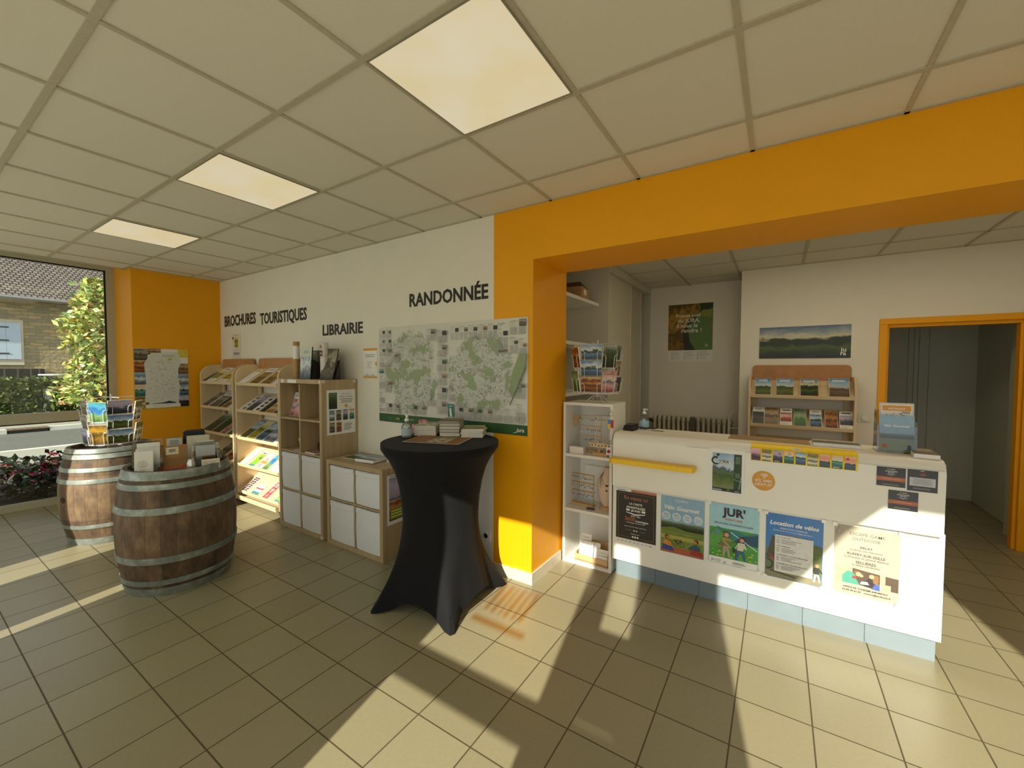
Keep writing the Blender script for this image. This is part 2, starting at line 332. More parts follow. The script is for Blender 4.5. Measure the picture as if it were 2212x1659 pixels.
def facade():
    bb = MB(); Y0, Y1 = -1.42, -1.35; q = lambda x0, z0, x1, z1: bb.box(x0, Y0, z0, x1, Y1, z1, FR)
    q(-5.7, 0, -3.57, 2.95); q(-3.57, 2.23, -2.5, 2.95); q(-3.17, 0, -2.5, 1.0); q(-2.5, 0, -2.38, 2.95); q(-2.38, .9, -2.26, 2.95); q(-2.26, 0, .045, 2.95)
    q(.045, 2.02, 1.0, 2.95); q(.045, .963, .83, 1.063); q(.045, 0, .83, .08); q(.83, 0, 1.0, 2.02); q(1.0, 2.07, 1.19, 2.95); q(1.0, 1.10, 1.19, 1.43); q(1.0, 0, 1.19, 1.06)
    q(1.19, 0, 1.71, 2.95); q(3.26, 0, 3.5, 2.95); q(2.52, 2.62, 3.26, 2.95)  # first panel stands in for the unseen person who casts this shadow
    bb.prism([(1.71, Y0, 2.03), (2.09, Y0, 2.03), (2.22, Y0, 2.21), (2.36, Y0, 2.44), (2.52, Y0, 2.62), (2.52, Y0, 2.95), (1.71, Y0, 2.95)], (0, Y1-Y0, 0), FR)  # slanted corner shaped for the edge of the sunlight on the counter
    struct(origin(bb.build('wall_front_mask')))
facade()
wallbox('wall_roof', [(-5.8, -1.6, 2.95, 3.7, 6.4, 3.3)], mat('#8c8880', .8))
# hallway beyond the orange door frame
HALL = mat('#c6c7b8', .7, var=.02)
b = MB(); b.box(1.9, 6.1, 0, 3.8, 6.2, 2.6, HALL); b.box(1.9, 4.46, 0, 2.0, 6.1, 2.6, HALL); b.box(3.33, 4.85, 0, 3.5, 6.1, 2.6, HALL); b.box(3.2, 4.46, 0, 3.5, 4.85, 2.6, HALL); b.box(1.9, 4.46, 2.5, 3.5, 6.2, 2.6, HALL)
struct(origin(b.build('wall_hall')))
b = MB()
for x, w in ((2.72, .03), (2.775, .02), (2.82, .05), (2.91, .015)): b.box(x, 6.075, 0, x+w, 6.101, 2.5, HALL)
b.box(2.30, 6.085, .05, 2.66, 6.101, 2.05, HALL); struct(origin(b.build('door_2')))
b = MB()
for x0, z0, x1, z1 in ((2.165, 0, 2.225, 2.015), (3.115, 0, 3.175, 2.015), (2.165, 2.015, 3.175, 2.07)): b.box(x0, 4.32, z0, x1, 4.47, z1, YEL)
for x0, z0, x1, z1 in ((2.205, 0, 2.245, 1.985), (3.095, 0, 3.135, 1.985), (2.205, 1.985, 3.135, 2.025)): b.box(x0, 4.36, z0, x1, 4.44, z1, YEL)
struct(origin(b.build('door_1', bevel=.004)))
# unseen orange sticker on the shopfront, its colour falling on the floor by the pillar
def film():
    m = bpy.data.materials.new('orange_film'); m.use_nodes = True; nt = m.node_tree; nt.nodes.clear(); o = nt.nodes.new('ShaderNodeOutputMaterial'); t = nt.nodes.new('ShaderNodeBsdfTransparent')
    tc = nt.nodes.new('ShaderNodeTexCoord'); n = nt.nodes.new('ShaderNodeTexNoise'); n.inputs['Scale'].default_value = 5; nt.links.new(tc.outputs['Object'], n.inputs['Vector']); r = ramp(nt, [(.3, '#edc27e'), (.7, '#f2d094')]); nt.links.new(n.outputs[0], r.inputs[0]); nt.links.new(r.outputs[0], t.inputs[0]); nt.links.new(t.outputs[0], o.inputs[0]); return m
b = MB(); fm = film(); x = .25
for w_ in (.045, .05, .03, .05, .04, .05):
    b.prism([(x, -1.40, 1.34), (x+w_*.55, -1.40, 1.34), (x+w_, -1.40, 1.53), (x+w_*.45, -1.40, 1.53)], (0, .002, 0), fm); x += w_+.008
b.box(.22, -1.40, 1.27, .60, -1.398, 1.30, fm); struct(origin(b.build('window_sticker')))
# skirting of beige tiles
SK = mat('#cfc6ae', .4, var=.04, scale=8)
wallbox('baseboard_back', [(-5.0, 1.521, 0, -.482, 1.536, .083)], SK)
wallbox('baseboard_pillar', [(-.482, 1.52, 0, -.30, 1.537, .080), (-.297, 1.518, 0, -.126, 1.537, .083), (-.141, 1.536, 0, -.126, 1.79, .083), (-.141, 1.793, 0, -.126, 2.0, .083)], SK)
wallbox('baseboard_left', [(-5.0, .625, 0, -4.985, 1.52, .083)], SK)
wallbox('baseboard_rear', [(.97, 4.325, 0, 2.16, 4.341, .083), (-.1, 4.885, 0, .97, 4.901, .083)], SK)
# ceiling light panels; the last is out of view, added for its light
DIFF = emis('#ffe6ae', LAMP)
for k, (cx, lab) in enumerate(((.3, 'large square light panel in the ceiling nearest the viewer'), (-1.5, 'middle light panel in the ceiling row'), (-3.3, 'farthest small light panel, close to the window'), (2.1, 'unseen light panel added to the ceiling row, above the front of the counter'))):
    t = thing('ceiling_light', 'square glowing ' + lab.split('square ')[-1] if 'square' in lab else 'glowing ' + lab, 'ceiling light', (cx, .3, ZC-.004), 0, 'ceiling light panels')
    DF = DIFF
    b = MB(); s = .284; b.box(-s, -s, -.001, s, s, .003, DIFF); b.build('diffuser', t)
    b = MB(); o = .290
    for q in ((-o, -o, o, -s), (-o, s, o, o), (-o, -s, -s, s), (s, -s, o, s)): b.box(q[0], q[1], -.004, q[2], q[3], .004, mat('#8f8a78', .5))
    b.build('frame', t)
BACKFILL = emis('#ffeac0', 6.5)  # unseen panels added to brighten the room behind the counter
for k, (cx, lab) in enumerate(((1.235, 'fill light panel added to the back office ceiling, hidden above the counter'), (2.435, 'fill light panel added to the back office ceiling, hidden near the orange door frame'))):
    t = thing('ceiling_light', 'glowing ' + lab, 'ceiling light', (cx, 2.94, ZB-.004), 0, 'added back office light panels')
    b = MB(); b.box(-.284, -.284, -.001, .284, .284, .003, BACKFILL); b.build('diffuser', t)
    b = MB()
    for q in ((-.29, -.29, .29, -.284), (-.29, .284, .29, .29), (-.29, -.284, -.284, .284), (.284, -.284, .29, .284)): b.box(q[0], q[1], -.004, q[2], q[3], .004, mat('#8f8a78', .5))
    b.build('frame', t)
# shop window
WF = mat('#b4b09a', .55)
X0, X1 = -5.66, -5.60
b = MB()
for y0, z0, y1, z1 in ((-1.4, 2.755, .625, 2.85), (-1.4, .95, .55, 1.06), (-1.4, .0, .55, .075), (.55, 0, .625, 2.755)): b.box(X0, y0, z0, X1, y1, z1, WF)
struct(origin(b.build('window_1')))
b = MB(); gm = mat('#101010', .5)
for z0, z1 in ((.075, .95), (1.06, 2.755)):
    b.box(X0+.02, .535, z0, X0+.045, .552, z1, gm); b.box(X0+.02, -1.4, z1-.014, X0+.045, .55, z1, gm)
struct(origin(b.build('trim_3')))
b = MB(); GL = glassy('#f4f8f4', .12, .0)
for z0, z1 in ((.06, .965), (1.045, 2.77)): b.box(X0+.026, -1.4, z0, X0+.034, .56, z1, GL)
struct(origin(b.build('window_2')))
# wall socket and data plate
def socket(name, label, p, ux, uy, round_=True):
    t = thing(name, label, 'socket', mtx=frame(p, ux, uy)); b = MB(); b.box(-.041, -.041, 0, .041, .041, .009, WHITE); b.build('plate', t, bevel=.002)
    b = MB(); b.lathe([(.026, .009), (.026, .0125), (.019, .0125), (.017, .004), (0, .004)], mat('#cfcbc0', .4), 20); b.build('outlet', t)
socket('wall_socket', 'white wall socket low on the white wall behind the black table', (-.548, 1.534, .27), *WALLF)
t = thing('wall_switch', 'square wall plate with a round white dial beside the orange door frame', 'switch', mtx=frame((2.075, 4.339, 1.095), *WALLF))
b = MB(); b.box(-.05, -.042, 0, .05, .042, .01, mat('#dedacb', .5)); b.build('plate', t, bevel=.003)
b = MB(); b.lathe([(.03, .01), (.03, .022), (.026, .026), (0, .026)], WHITE, 20); b.build('dial', t, smooth=True)

# ================================================================ outside
def noisy(c1, c2, sc, rough=.9, bump=.2, det=6):
    m, nt, bs = nodemat('ground'); g = nt.nodes.new('ShaderNodeNewGeometry'); n = nt.nodes.new('ShaderNodeTexNoise'); n.inputs['Scale'].default_value = sc; n.inputs['Detail'].default_value = det
    nt.links.new(g.outputs['Position'], n.inputs['Vector']); r = ramp(nt, [(.3, c1), (.7, c2)]); nt.links.new(n.outputs[0], r.inputs[0]); nt.links.new(r.outputs[0], bs.inputs['Base Color']); bs.inputs['Roughness'].default_value = rough
    bp = nt.nodes.new('ShaderNodeBump'); bp.inputs['Strength'].default_value = bump; nt.links.new(n.outputs[0], bp.inputs['Height']); nt.links.new(bp.outputs[0], bs.inputs['Normal']); return m
ASPH = noisy('#5f5c52', '#6a675c', 40); CONC = noisy('#98917f', '#a8a192', 25); EARTH = noisy('#2c2218', '#3a2d1f', 30); LAWN = noisy('#4a5a26', '#6a7432', 30)
wallbox('ground_street', [(-60, -60, -.5, 60, 60, -.26)], noisy('#97917f', '#a8a392', 20))
wallbox('ground_road', [(-15.3, -40, -.26, -11.3, 40, -.14)], ASPH)
wallbox('ground_sidewalk', [(-11.25, -40, -.26, -7.1, 40, -.085), (-18.6, -40, -.26, -15.35, 40, -.06)], CONC)
wallbox('trim_4', [(-11.4, -40, -.26, -11.2, 40, -.07), (-15.45, -40, -.26, -15.2, .79, -.03), (-15.45, 1.53, -.26, -15.2, 40, -.03)], mat('#cbc6b8', .8, var=.1, scale=6))
wallbox('ground_front', [(-5.66, -30, -.26, 40, -1.45, -.02)], CONC)
t = thing('street_drain', 'rusty kerb drain across the road seen through the window', 'drain', (-15.33, 1.16, -.12)); RUST = mat('#7d6450', .8, var=.25, scale=12)
b = MB(); b.box(-.2, -.37, .06, .14, .37, .09, RUST)
for k in range(7): b.box(-.19, -.36+k*.105, .088, .12, -.32+k*.105, .098, RUST)
b.build('cover', t); b = MB(); b.box(-.1, -.34, -.14, .14, .34, .055, mat('#0c0b0a', .9)); b.build('opening', t)
# planter under the window
t = thing('planter', 'long concrete planter bed outside the window, holding dark leaves and red flowers', 'planter', (-6.35, -.8, -.26))
b = MB(); b.box(-.72, -3, 0, -.58, 3.2, .55, CONC); b.box(-.58, 3.1, 0, .58, 3.2, .5, CONC); b.build('kerb', t); b = MB(); b.box(-.58, -3, .05, .66, 3.1, .28, EARTH); b.build('soil', t)
def leaves(b, n, sampler, size, mats, rng, flat=.6):
    """n bent leaf blades placed by sampler()"""
    for _ in range(n):
        p = Vector(sampler()); s = size*(.6+.8*rng.random()); a = Vector((rng.gauss(0, 1), rng.gauss(0, 1), rng.gauss(.3, flat))).normalized(); c = a.orthogonal().normalized(); c = Quaternion(a, rng.random()*6.28) @ c
        m = rng.choice(mats); w = s*.28; nn = a.cross(c)
        b.face([p, p+a*s*.5+c*w+nn*s*.05, p+a*s, p+a*s*.5-c*w+nn*s*.05], m)
RNG = random.Random(7)
DK = [mat('#23301a', .5), mat('#1c2a1b', .5), mat('#33401f', .5), mat('#3a2a24', .5)]; FL = [mat('#a82c3c', .5), mat('#c05868', .5), mat('#8e2030', .5)]
for k, (x, y, s, lab) in enumerate(((-5.98, -.50, .40, 'bushy dark plant with pink flowers at the window corner of the planter'), (-6.3, -.2, .42, 'dark leaved plant with red flowers in the planter outside, at the left picture edge'), (-6.45, .12, .44, 'dark flowering plant in the middle of the planter outside'), (-5.95, .10, .36, 'low dark flowering plant close to the window glass'), (-6.55, .5, .46, 'dark red flowering plant seen just left of the rear barrel'))):
    t = thing('flowering_plant', lab, 'plant', (x, y, .02), 0, 'flowering plants in the planter')
    sm = lambda: (max(-.2, min(.2, RNG.gauss(0, .12))), max(-.17, min(.17, RNG.gauss(0, .11))), min(.4, abs(RNG.gauss(.18, .12)))*s/.4)
    b = MB(); leaves(b, 330, sm, .09, DK, RNG); b.build('foliage', t)
    b = MB()
    for _ in range(9):
        p = (RNG.uniform(-.12, .16), RNG.uniform(-.14, .14), s*.5+RNG.random()*.2*s/.4)
        leaves(b, 9, lambda: (p[0]+RNG.gauss(0, .012), p[1]+RNG.gauss(0, .012), p[2]), .055, FL, RNG)
    b.build('blossom', t)
# hedge across the street
HG = [mat('#4a5a24', .6), mat('#5c6c2c', .6), mat('#38481e', .6), mat('#6f7a38', .6)]
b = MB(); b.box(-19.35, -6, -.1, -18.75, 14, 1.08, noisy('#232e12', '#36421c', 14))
def hs():
    if RNG.random() < .75: return (-18.72+RNG.gauss(0, .03), RNG.uniform(-1.5, 4.5), RNG.uniform(.0, 1.13))
    return (RNG.uniform(-19.3, -18.7), RNG.uniform(-1.5, 4.5), 1.08+abs(RNG.gauss(0, .05)))
leaves(b, 9000, hs, .13, HG, RNG); h = origin(b.build('hedge')); tag(h, 'long clipped green hedge across the road in front of the stone house', 'hedge')
# tall shrub with green and yellow leaves
t = thing('tall_shrub', 'tall sunlit shrub with green and yellow leaves beside the window edge', 'shrub', (-17.25, 3.0, -.1))
BU = [mat('#b4bf62', .4), mat('#ccd288', .4), mat('#7f9850', .4), mat('#dcc658', .4), mat('#a3b46a', .4), mat('#b48a5e', .5), mat('#6d8748', .4), mat('#c2cc7c', .4)]
b = MB()
CLU = [(RNG.uniform(-1, 1), RNG.uniform(.45, 4.3)) for _ in range(60)]
def bs():
    if RNG.random() < .45:
        q, z = RNG.choice(CLU); k = (z-.5)/3.95; w = .62+.2*math.sin(k*11+1)-.25*max(0, k-.75)/.25
        a = q*3.14; return (w*math.cos(a)+RNG.gauss(0, .11), w*math.sin(a)+RNG.gauss(0, .13), z+RNG.gauss(0, .12))
    while True:
        z = RNG.uniform(.5, 4.45); k = (z-.5)/3.95; w = .52+.17*math.sin(k*11+1)+.07*math.sin(k*31)+.22*(1-abs(k-.35)*1.5)
        if k > .85: w *= (1-k)/.15*.7+.3
        a = RNG.random()*6.283; r = w*math.sqrt(RNG.uniform(.25, 1)); return (r*math.cos(a), r*math.sin(a)*1.0, z)
leaves(b, 5200, bs, .19, BU, RNG); b.build('foliage', t)
b = MB()
for k in range(7):
    a = k*.9; b.tube([(0, 0, 0), (.08*math.cos(a), .08*math.sin(a), 1.2), (.3*math.cos(a), .3*math.sin(a), 2.6), (.38*math.cos(a), .38*math.sin(a), 3.9)], [.05, .04, .025, .01], mat('#5a4632', .8))
b.build('stem', t)
# stone house
def masonry():
    m, nt, bs_ = nodemat('stone_wall'); g = nt.nodes.new('ShaderNodeNewGeometry'); sp = nt.nodes.new('ShaderNodeSeparateXYZ'); nt.links.new(g.outputs['Position'], sp.inputs[0])
    cb = nt.nodes.new('ShaderNodeCombineXYZ'); nt.links.new(sp.outputs[1], cb.inputs[0]); nt.links.new(sp.outputs[2], cb.inputs[1])
    n = nt.nodes.new('ShaderNodeTexNoise'); n.inputs['Scale'].default_value = 5; nt.links.new(g.outputs['Position'], n.inputs['Vector'])
    va = nt.nodes.new('ShaderNodeVectorMath'); va.operation = 'SCALE'; nt.links.new(n.outputs['Color'], va.inputs[0]); va.inputs['Scale'].default_value = .12
    vb = nt.nodes.new('ShaderNodeVectorMath'); nt.links.new(cb.outputs[0], vb.inputs[0]); nt.links.new(va.outputs[0], vb.inputs[1])
    br = nt.nodes.new('ShaderNodeTexBrick'); nt.links.new(vb.outputs[0], br.inputs['Vector']); br.inputs['Scale'].default_value = 1.0; br.inputs['Brick Width'].default_value = .32; br.inputs['Row Height'].default_value = .12; br.inputs['Mortar Size'].default_value = .012
    br.inputs['Color1'].default_value = lin('#b89e70'); br.inputs['Color2'].default_value = lin('#8f8466'); br.inputs['Mortar'].default_value = lin('#8a8068'); nt.links.new(br.outputs['Color'], bs_.inputs['Base Color']); bs_.inputs['Roughness'].default_value = .95
    bp = nt.nodes.new('ShaderNodeBump'); bp.inputs['Strength'].default_value = 1; bp.inputs['Distance'].default_value = .05; nt.links.new(math_n(nt, 'SUBTRACT', n.outputs['Fac'], math_n(nt, 'MULTIPLY', br.outputs['Fac'], .5)), bp.inputs['Height']); nt.links.new(bp.outputs[0], bs_.inputs['Normal']); return m
def rooftiles():
    m, nt, bs_ = nodemat('roof_tiles'); tc = nt.nodes.new('ShaderNodeTexCoord'); sp = nt.nodes.new('ShaderNodeSeparateXYZ'); nt.links.new(tc.outputs['UV'], sp.inputs[0])
    br = nt.nodes.new('ShaderNodeTexBrick'); nt.links.new(tc.outputs['UV'], br.inputs['Vector']); br.inputs['Scale'].default_value = 1; br.inputs['Brick Width'].default_value = .14; br.inputs['Row Height'].default_value = .14; br.inputs['Mortar Size'].default_value = .026; br.inputs['Mortar Smooth'].default_value = .9
    br.inputs['Color1'].default_value = lin('#75675d'); br.inputs['Color2'].default_value = lin('#8c7c70'); br.inputs['Mortar'].default_value = lin('#29211d'); br.offset = .5
    nt.links.new(br.outputs['Color'], bs_.inputs['Base Color']); bs_.inputs['Roughness'].default_value = .85
    bp = nt.nodes.new('ShaderNodeBump'); bp.inputs['Strength'].default_value = 1; bp.inputs['Distance'].default_value = .05; nt.links.new(math_n(nt, 'SUBTRACT', 1.0, br.outputs['Fac']), bp.inputs['Height']); nt.links.new(bp.outputs[0], bs_.inputs['Normal']); return m
t = thing('stone_house', 'old stone house with brown tiled roof and pale blue shutters across the street', 'house', (-21, 2, -.1))
b = MB(); b.box(-7, -14, 0, 0, 12, 4.2, masonry()); b.build('wall', t)
b = MB(); b.face([(.55, -14.5, 4.02), (.55, 12.5, 4.02), (-4.2, 12.5, 8.2), (-4.2, -14.5, 8.2)], rooftiles(), [(0, 0), (27, 0), (27, 6.3), (0, 6.3)]); b.face([(-4.2, -14.5, 8.2), (-4.2, 12.5, 8.2), (-8, 12.5, 4.1), (-8, -14.5, 4.1)], rooftiles(), [(0, 0), (27, 0), (27, 6), (0, 6)]); b.build('roof', t)
b = MB(); b.tube([(.58, -14.5, 4.03), (.58, 12.5, 4.03)], .075, mat('#8d8a84', .4, .5), 8); b.build('gutter', t)
SH = mat('#b9c6d2', .6, var=.05); STN = mat('#c9bda2', .9, var=.08, scale=5)
b = MB(); b.box(.0, -1.65, 1.75, .05, -.12, 3.32, STN); fr = b.build('window_surround', t)
b = MB()
for k in range(4): b.box(.05, -1.5+k*.33, 1.95, .09, -1.175+k*.33, 3.2, SH)
sh = b.build('shutter', t)
b = MB()
for z in (2.15, 2.6, 3.05): b.box(.088, -1.5, z-.02, .105, -.45, z+.02, mat('#23262b', .5))
b.build('hinge_strap', sh)
b = MB(); b.box(0, -1.2, .35, .04, -.02, 1.55, STN); g = b.build('cellar_surround', t)
b = MB(); b.box(.03, -.85, .9, .06, .35, 1.62, mat('#1b1c1f', .4)); w = b.build('cellar_window', t)
b = MB()
for y in (-.6, -.3, 0, .2): b.box(.06, y, .9, .08, y+.04, 1.62, mat('#4a4a48', .6))
b.box(.06, -.85, 1.25, .085, .35, 1.29, mat('#4a4a48', .6)); b.build('bar', w)
b = MB(); b.prism([(.0, 1.35, 2.55), (.0, 1.62, 2.55), (.0, 1.62, 2.8), (.0, 1.49, 2.92), (.0, 1.35, 2.8)], (.03, 0, 0), mat('#14120f', .9)); b.build('vent_hole', t)
t = thing('garden_table', 'small white garden table standing behind the hedge', 'table', (-19.9, 2.45, .0)); b = MB(); b.lathe([(.03, 0), (.03, 1.28), (.42, 1.3), (.42, 1.34), (0, 1.34)], mat('#e4e2d8', .6), 20); b.build('tabletop', t)
# ================================================================ wall lettering
def lettering(s, x0, x1, z0, z1, label):
    b = Sheet(x1-x0, z1-z0); b.b = MB(); b.z = .0; n = len(s)
    vs, fs, a, c, d, e = textmesh(s, .028, 0); sx = (x1-x0)/(c-a); ref = textmesh('E', .028, 0); sy = (z1-z0)/(ref[5]-ref[4])
    for zz, flip in ((.0015, False),):
        b.b.v += [((v[0]-a)*sx, v[1]*sy, zz) for v in vs]
        for f in fs: b.b.f.append(list(f)); b.b.mi.append(b.b.m(INK)); b.b.uv.append([(.5, .5)]*len(f))
    o = b.place('wall_lettering', label, 'lettering', (x0, 1.5345, z0)); sd = o.modifiers.new('depth', 'SOLIDIFY'); sd.thickness = .002; sd.offset = 0
    return o
lettering('BROCHURES', -4.872, -4.052, 2.122, 2.262, 'black wall letters reading BROCHURES')
lettering('TOURISTIQUES', -3.945, -2.957, 2.102, 2.236, 'black wall letters reading TOURISTIQUES')
lettering('LIBRAIRIE', -2.672, -2.02, 1.915, 2.026, 'black wall letters reading LIBRAIRIE')
lettering('RANDONNÉE', -1.384, -.533, 2.112, 2.226, 'black wall letters reading RANDONNÉE')

# ================================================================ brochures
def cover(kind, w, h, t=.003, seed=0):
    """one leaflet: printed front on white paper; kind = (style, palette, ...)"""
    st = kind[0]; s = Sheet(w, h, PAPER, t); rr = random.Random(seed)
    if st == 'full': s.rect(.002, .002, w-.002, h-.002, pic(kind[1]))
    elif st == 'top':        # white title strip over a picture
        s.rect(.003, .003, w-.003, h*.72, pic(kind[1])); s.rows(w*.12, h*.80, w*.88, h*.93, 2, GREYINK, .4, .3, True)
    elif st == 'mid':        # picture between white strips
        s.rect(.004, h*.22, w-.004, h*.74, pic(kind[1])); s.rows(w*.15, h*.82, w*.85, h*.92, 1, INK, .5, .1, True); s.rows(w*.1, h*.05, w*.9, h*.18, 3, LIGHTINK, .4, .4)
    elif st == 'sky':        # full picture, light title letters
        s.rect(.002, .002, w-.002, h-.002, pic(kind[1], 3, .12)); s.rows(w*.12, h*.80, w*.86, h*.93, 2, PAPER, .5, .3, True)
    elif st == 'band':       # colour field with a photo and a coloured base
        s.rect(0, 0, w, h, mat(kind[2], .45)); s.rect(0, h*.83, w, h, PAPER); s.rows(w*.1, h*.86, w*.9, h*.95, 1, INK, .6, .1); s.rect(w*.5, h*.5, w*.95, h*.7, pic(kind[1])); s.rect(0, 0, w, h*.14, pic('bluesea'))
    elif st == 'text':
        s.rows(w*.1, h*.1, w*.9, h*.62, 7, LIGHTINK, .4, .4); s.rect(w*.06, h*.74, w*.94, h*.92, mat(kind[2], .5)); s.rows(w*.15, h*.79, w*.8, h*.87, 1, PAPER, .6)
    elif st == 'dots':       # white cover scattered with small drawn strokes
        s.rect(w*.05, h*.86, w*.95, h*.95, ORA)
        for k in range(14):
            x, y = w*(.1+.8*rr.random()), h*(.08+.7*rr.random()); s.line(x, y, x+w*.1*rr.uniform(-1, 1)+.003, y+h*.05*rr.uniform(-1, 1), .004, GREYINK)
    elif st == 'grid':
        for i in range(2):
            for j in range(4): s.rect(w*(.06+.47*i), h*(.05+.24*j), w*(.47+.47*i), h*(.25+.24*j), pic(rr.choice(kind[1].split('|'))))
    elif st == 'stamps':     # white sheet with a column of small photographs
        for j in range(4): s.rect(w*.35, h*(.06+.22*j), w*.85, h*(.2+.22*j), pic(kind[1], 6))
        s.rows(w*.1, h*.92, w*.8, h*.98, 1, GREYINK)
    elif st == 'red':
        s.rect(0, 0, w, h, mat(kind[2], .5)); s.rect(w*.2, h*.3, w*.8, h*.62, pic('pink')); s.rows(w*.12, h*.68, w*.88, h*.94, 3, PAPER, .5, .3, True); s.rows(w*.15, h*.06, w*.85, h*.26, 5, mat('#e0b0b0', .5), .4, .3, True)
    elif st == 'blocks':
        s.rect(0, h*.55, w, h*.75, mat('#c65050', .5)); s.rect(w*.15, h*.68, w*.8, h*.9, PAPER); s.rect(0, 0, w, h*.3, pic('bluesea')); s.rows(w*.1, h*.4, w*.9, h*.5, 2, GREYINK)
    elif st == 'multi':
        s.rect(0, h*.3, w, h*.5, mat('#e08a40', .5)); s.rect(w*.2, h*.55, w*.8, h*.75, pic('pink')); s.rows(w*.1, h*.06, w*.7, h*.26, 3, INK, .5, .3); s.rows(w*.1, h*.8, w*.9, h*.95, 3, GREYINK, .4, .3)
    return s
K = dict
def shelf_row(x0, y0, z0, tilt, items, where, group, seed):
    """items: (dx, w, h, kind, short description); laid on a sloping shelf, seen from the front"""
    uy = (0, math.cos(tilt), math.sin(tilt)); n = Vector((0, -math.sin(tilt), math.cos(tilt)))
    for k, (dx, w, h, kind, desc) in enumerate(items):
        th = .004+.006*((k*7+seed) % 3)/2; s = cover(kind, w, h, th, seed*31+k)
        p = Vector((x0+dx, y0, z0))+n*.0008
        s.place('brochure', desc + ', ' + where, 'brochure', p, (1, 0, 0), uy, group)
TL = R(35)
def rack(label, x0, x1, yf, zs, yb=1.522, top=1.615, name='brochure_rack', header=(1.55, 1.685), zb=.055, lip=.028, arc=.17, castors=True, low=False):
    w = x1-x0; cx = (x0+x1)/2; t = thing(name, label, 'rack', (cx, yf, 0)); d = yb-yf; hw = w/2
    for sx in (-hw, hw-.022):
        prof = [(0, zb), (0, top-.14)]
        for k in range(1, 9):
            a = k/9*math.pi/2; prof.append((arc*(1-math.cos(a)), top-.14+.14*math.sin(a)))
        prof += [(arc, top), (d, top), (d, zb)]
        b = MB(); b.prism([(sx, y, z) for y, z in prof], (.022, 0, 0), BIRCH); b.build('side_panel', t, bevel=.004)
    b = MB(); h0, h1 = header; r = .035; pts = [(-hw+.024, d-.02, h0-.08), (hw-.024, d-.02, h0-.08), (hw-.024, d-.02, h1-r), (hw-.024-r*.3, d-.02, h1-r*.3), (hw-.024-r, d-.02, h1), (-hw+.024+r, d-.02, h1), (-hw+.024+r*.3, d-.02, h1-r*.3), (-hw+.024, d-.02, h1-r)]
    b.prism(pts, (0, .018, 0), BROWNB); b.build('header_board', t, bevel=.003)
    for z in zs:
        L = .33 if d < .3 else .345; c, s_ = math.cos(TL), math.sin(TL); b = MB(); th = .012
        L = min(L, (d-.01)/c)
        b.prism([(-hw+.022, .004, z), (-hw+.022, .004+L*c, z+L*s_), (-hw+.022, .004+L*c+th*s_, z+L*s_-th*c), (-hw+.022, .004+th*s_, z-th*c)], (w-.044, 0, 0), BIRCHX)
        sh = b.build('shelf', t)
        b = MB(); b.prism([(-hw+.022, -.004, z-.024), (-hw+.022, -.012, z+.010), (-hw+.022, -.002, z+.013), (-hw+.022, .012, z-.018)], (w-.044, 0, 0), BIRCHX); b.build('lip', sh, bevel=.002)
    b = MB(); b.box(-hw+.02, d-.03, .3, -hw+.075, d-.008, top-.1, BIRCH); b.box(hw-.075, d-.03, .3, hw-.02, d-.008, top-.1, BIRCH); b.build('back_stile', t)
    if castors:
        b = MB(); b.prism([(-hw+.02, -.035, zb+.005), (-hw+.02, -.045, zb+.05), (-hw+.02, -.03, zb+.055), (-hw+.02, .02, zb+.03), (-hw+.02, .25, zb+.03), (-hw+.02, .25, zb)], (w-.04, 0, 0), BIRCHX); b.build('base_tray', t, bevel=.003)
        for sx in (-hw+.03, hw-.03):
            for sy in (.03, d-.05):
                b = MB(); b.tube([(sx-.012, sy, .028), (sx+.012, sy, .028)], .028, mat('#55565a', .4), 12); b.box(sx-.018, sy-.012, .028, sx+.018, sy+.012, zb+.002, STEEL); b.build('castor', t)
    return t
ZS = (1.395, 1.088, .772, .462, .148)
rack('birch brochure rack in the far corner beside the orange wall', -4.915, -4.03, 1.25, ZS)
rack('birch brochure rack half hidden by the tall cube shelf, its lower shelves in sunlight', -3.965, -3.02, 1.25, ZS)
a4, dl, a5 = (.21, .297), (.10, .21), (.148, .21)
LA, RA = 'corner rack', 'sunlit rack'
def row(x0, shelf, items, where, group, seed): shelf_row(x0, 1.253, ZS[shelf]+.002, TL, items, where, group, seed)
row(-4.86, 0, [(.0, .14, .21, ('full', 'forest'), 'small dark green brochure at the left end'), (.13, .20, .297, ('mid', 'yellow'), 'white brochure with a yellow meadow picture, left of two'), (.43, .20, .297, ('mid', 'yellow'), 'white brochure with a yellow meadow picture, right of two')], 'top shelf of the ' + LA, 'brochures on the corner rack', 1)
row(-4.86, 1, [(.0, .17, .26, ('full', 'stone'), 'dark stone coloured brochure at the left end'), (.18, .21, .29, ('top', 'stone'), 'grey brochure of old stone walls'), (.41, .10, .27, ('full', 'night'), 'narrow black leaflet'), (.53, .15, .21, ('top', 'earth'), 'white leaflet with a dark picture'), (.70, .12, .20, ('text', 'x', '#b8b4a8'), 'white text leaflet at the right end')], 'second shelf of the ' + LA, 'brochures on the corner rack', 2)
row(-4.86, 2, [(.0, .23, .297, ('full', 'forest'), 'wide dark forest brochure at the left end'), (.25, .22, .32, ('sky', 'forest'), 'tall green forest brochure'), (.50, .12, .26, ('red', 'x', '#8e3038'), 'narrow dark red leaflet'), (.65, .16, .22, ('full', 'green'), 'green leaflet at the right end')], 'third shelf of the ' + LA, 'brochures on the corner rack', 3)
row(-4.86, 3, [(.30, .2, .28, ('full', 'stone'), 'grey brochure in the middle'), (.56, .2, .26, ('top', 'rust'), 'white brochure with a reddish picture at the right')], 'fourth shelf of the ' + LA, 'brochures on the corner rack', 4)
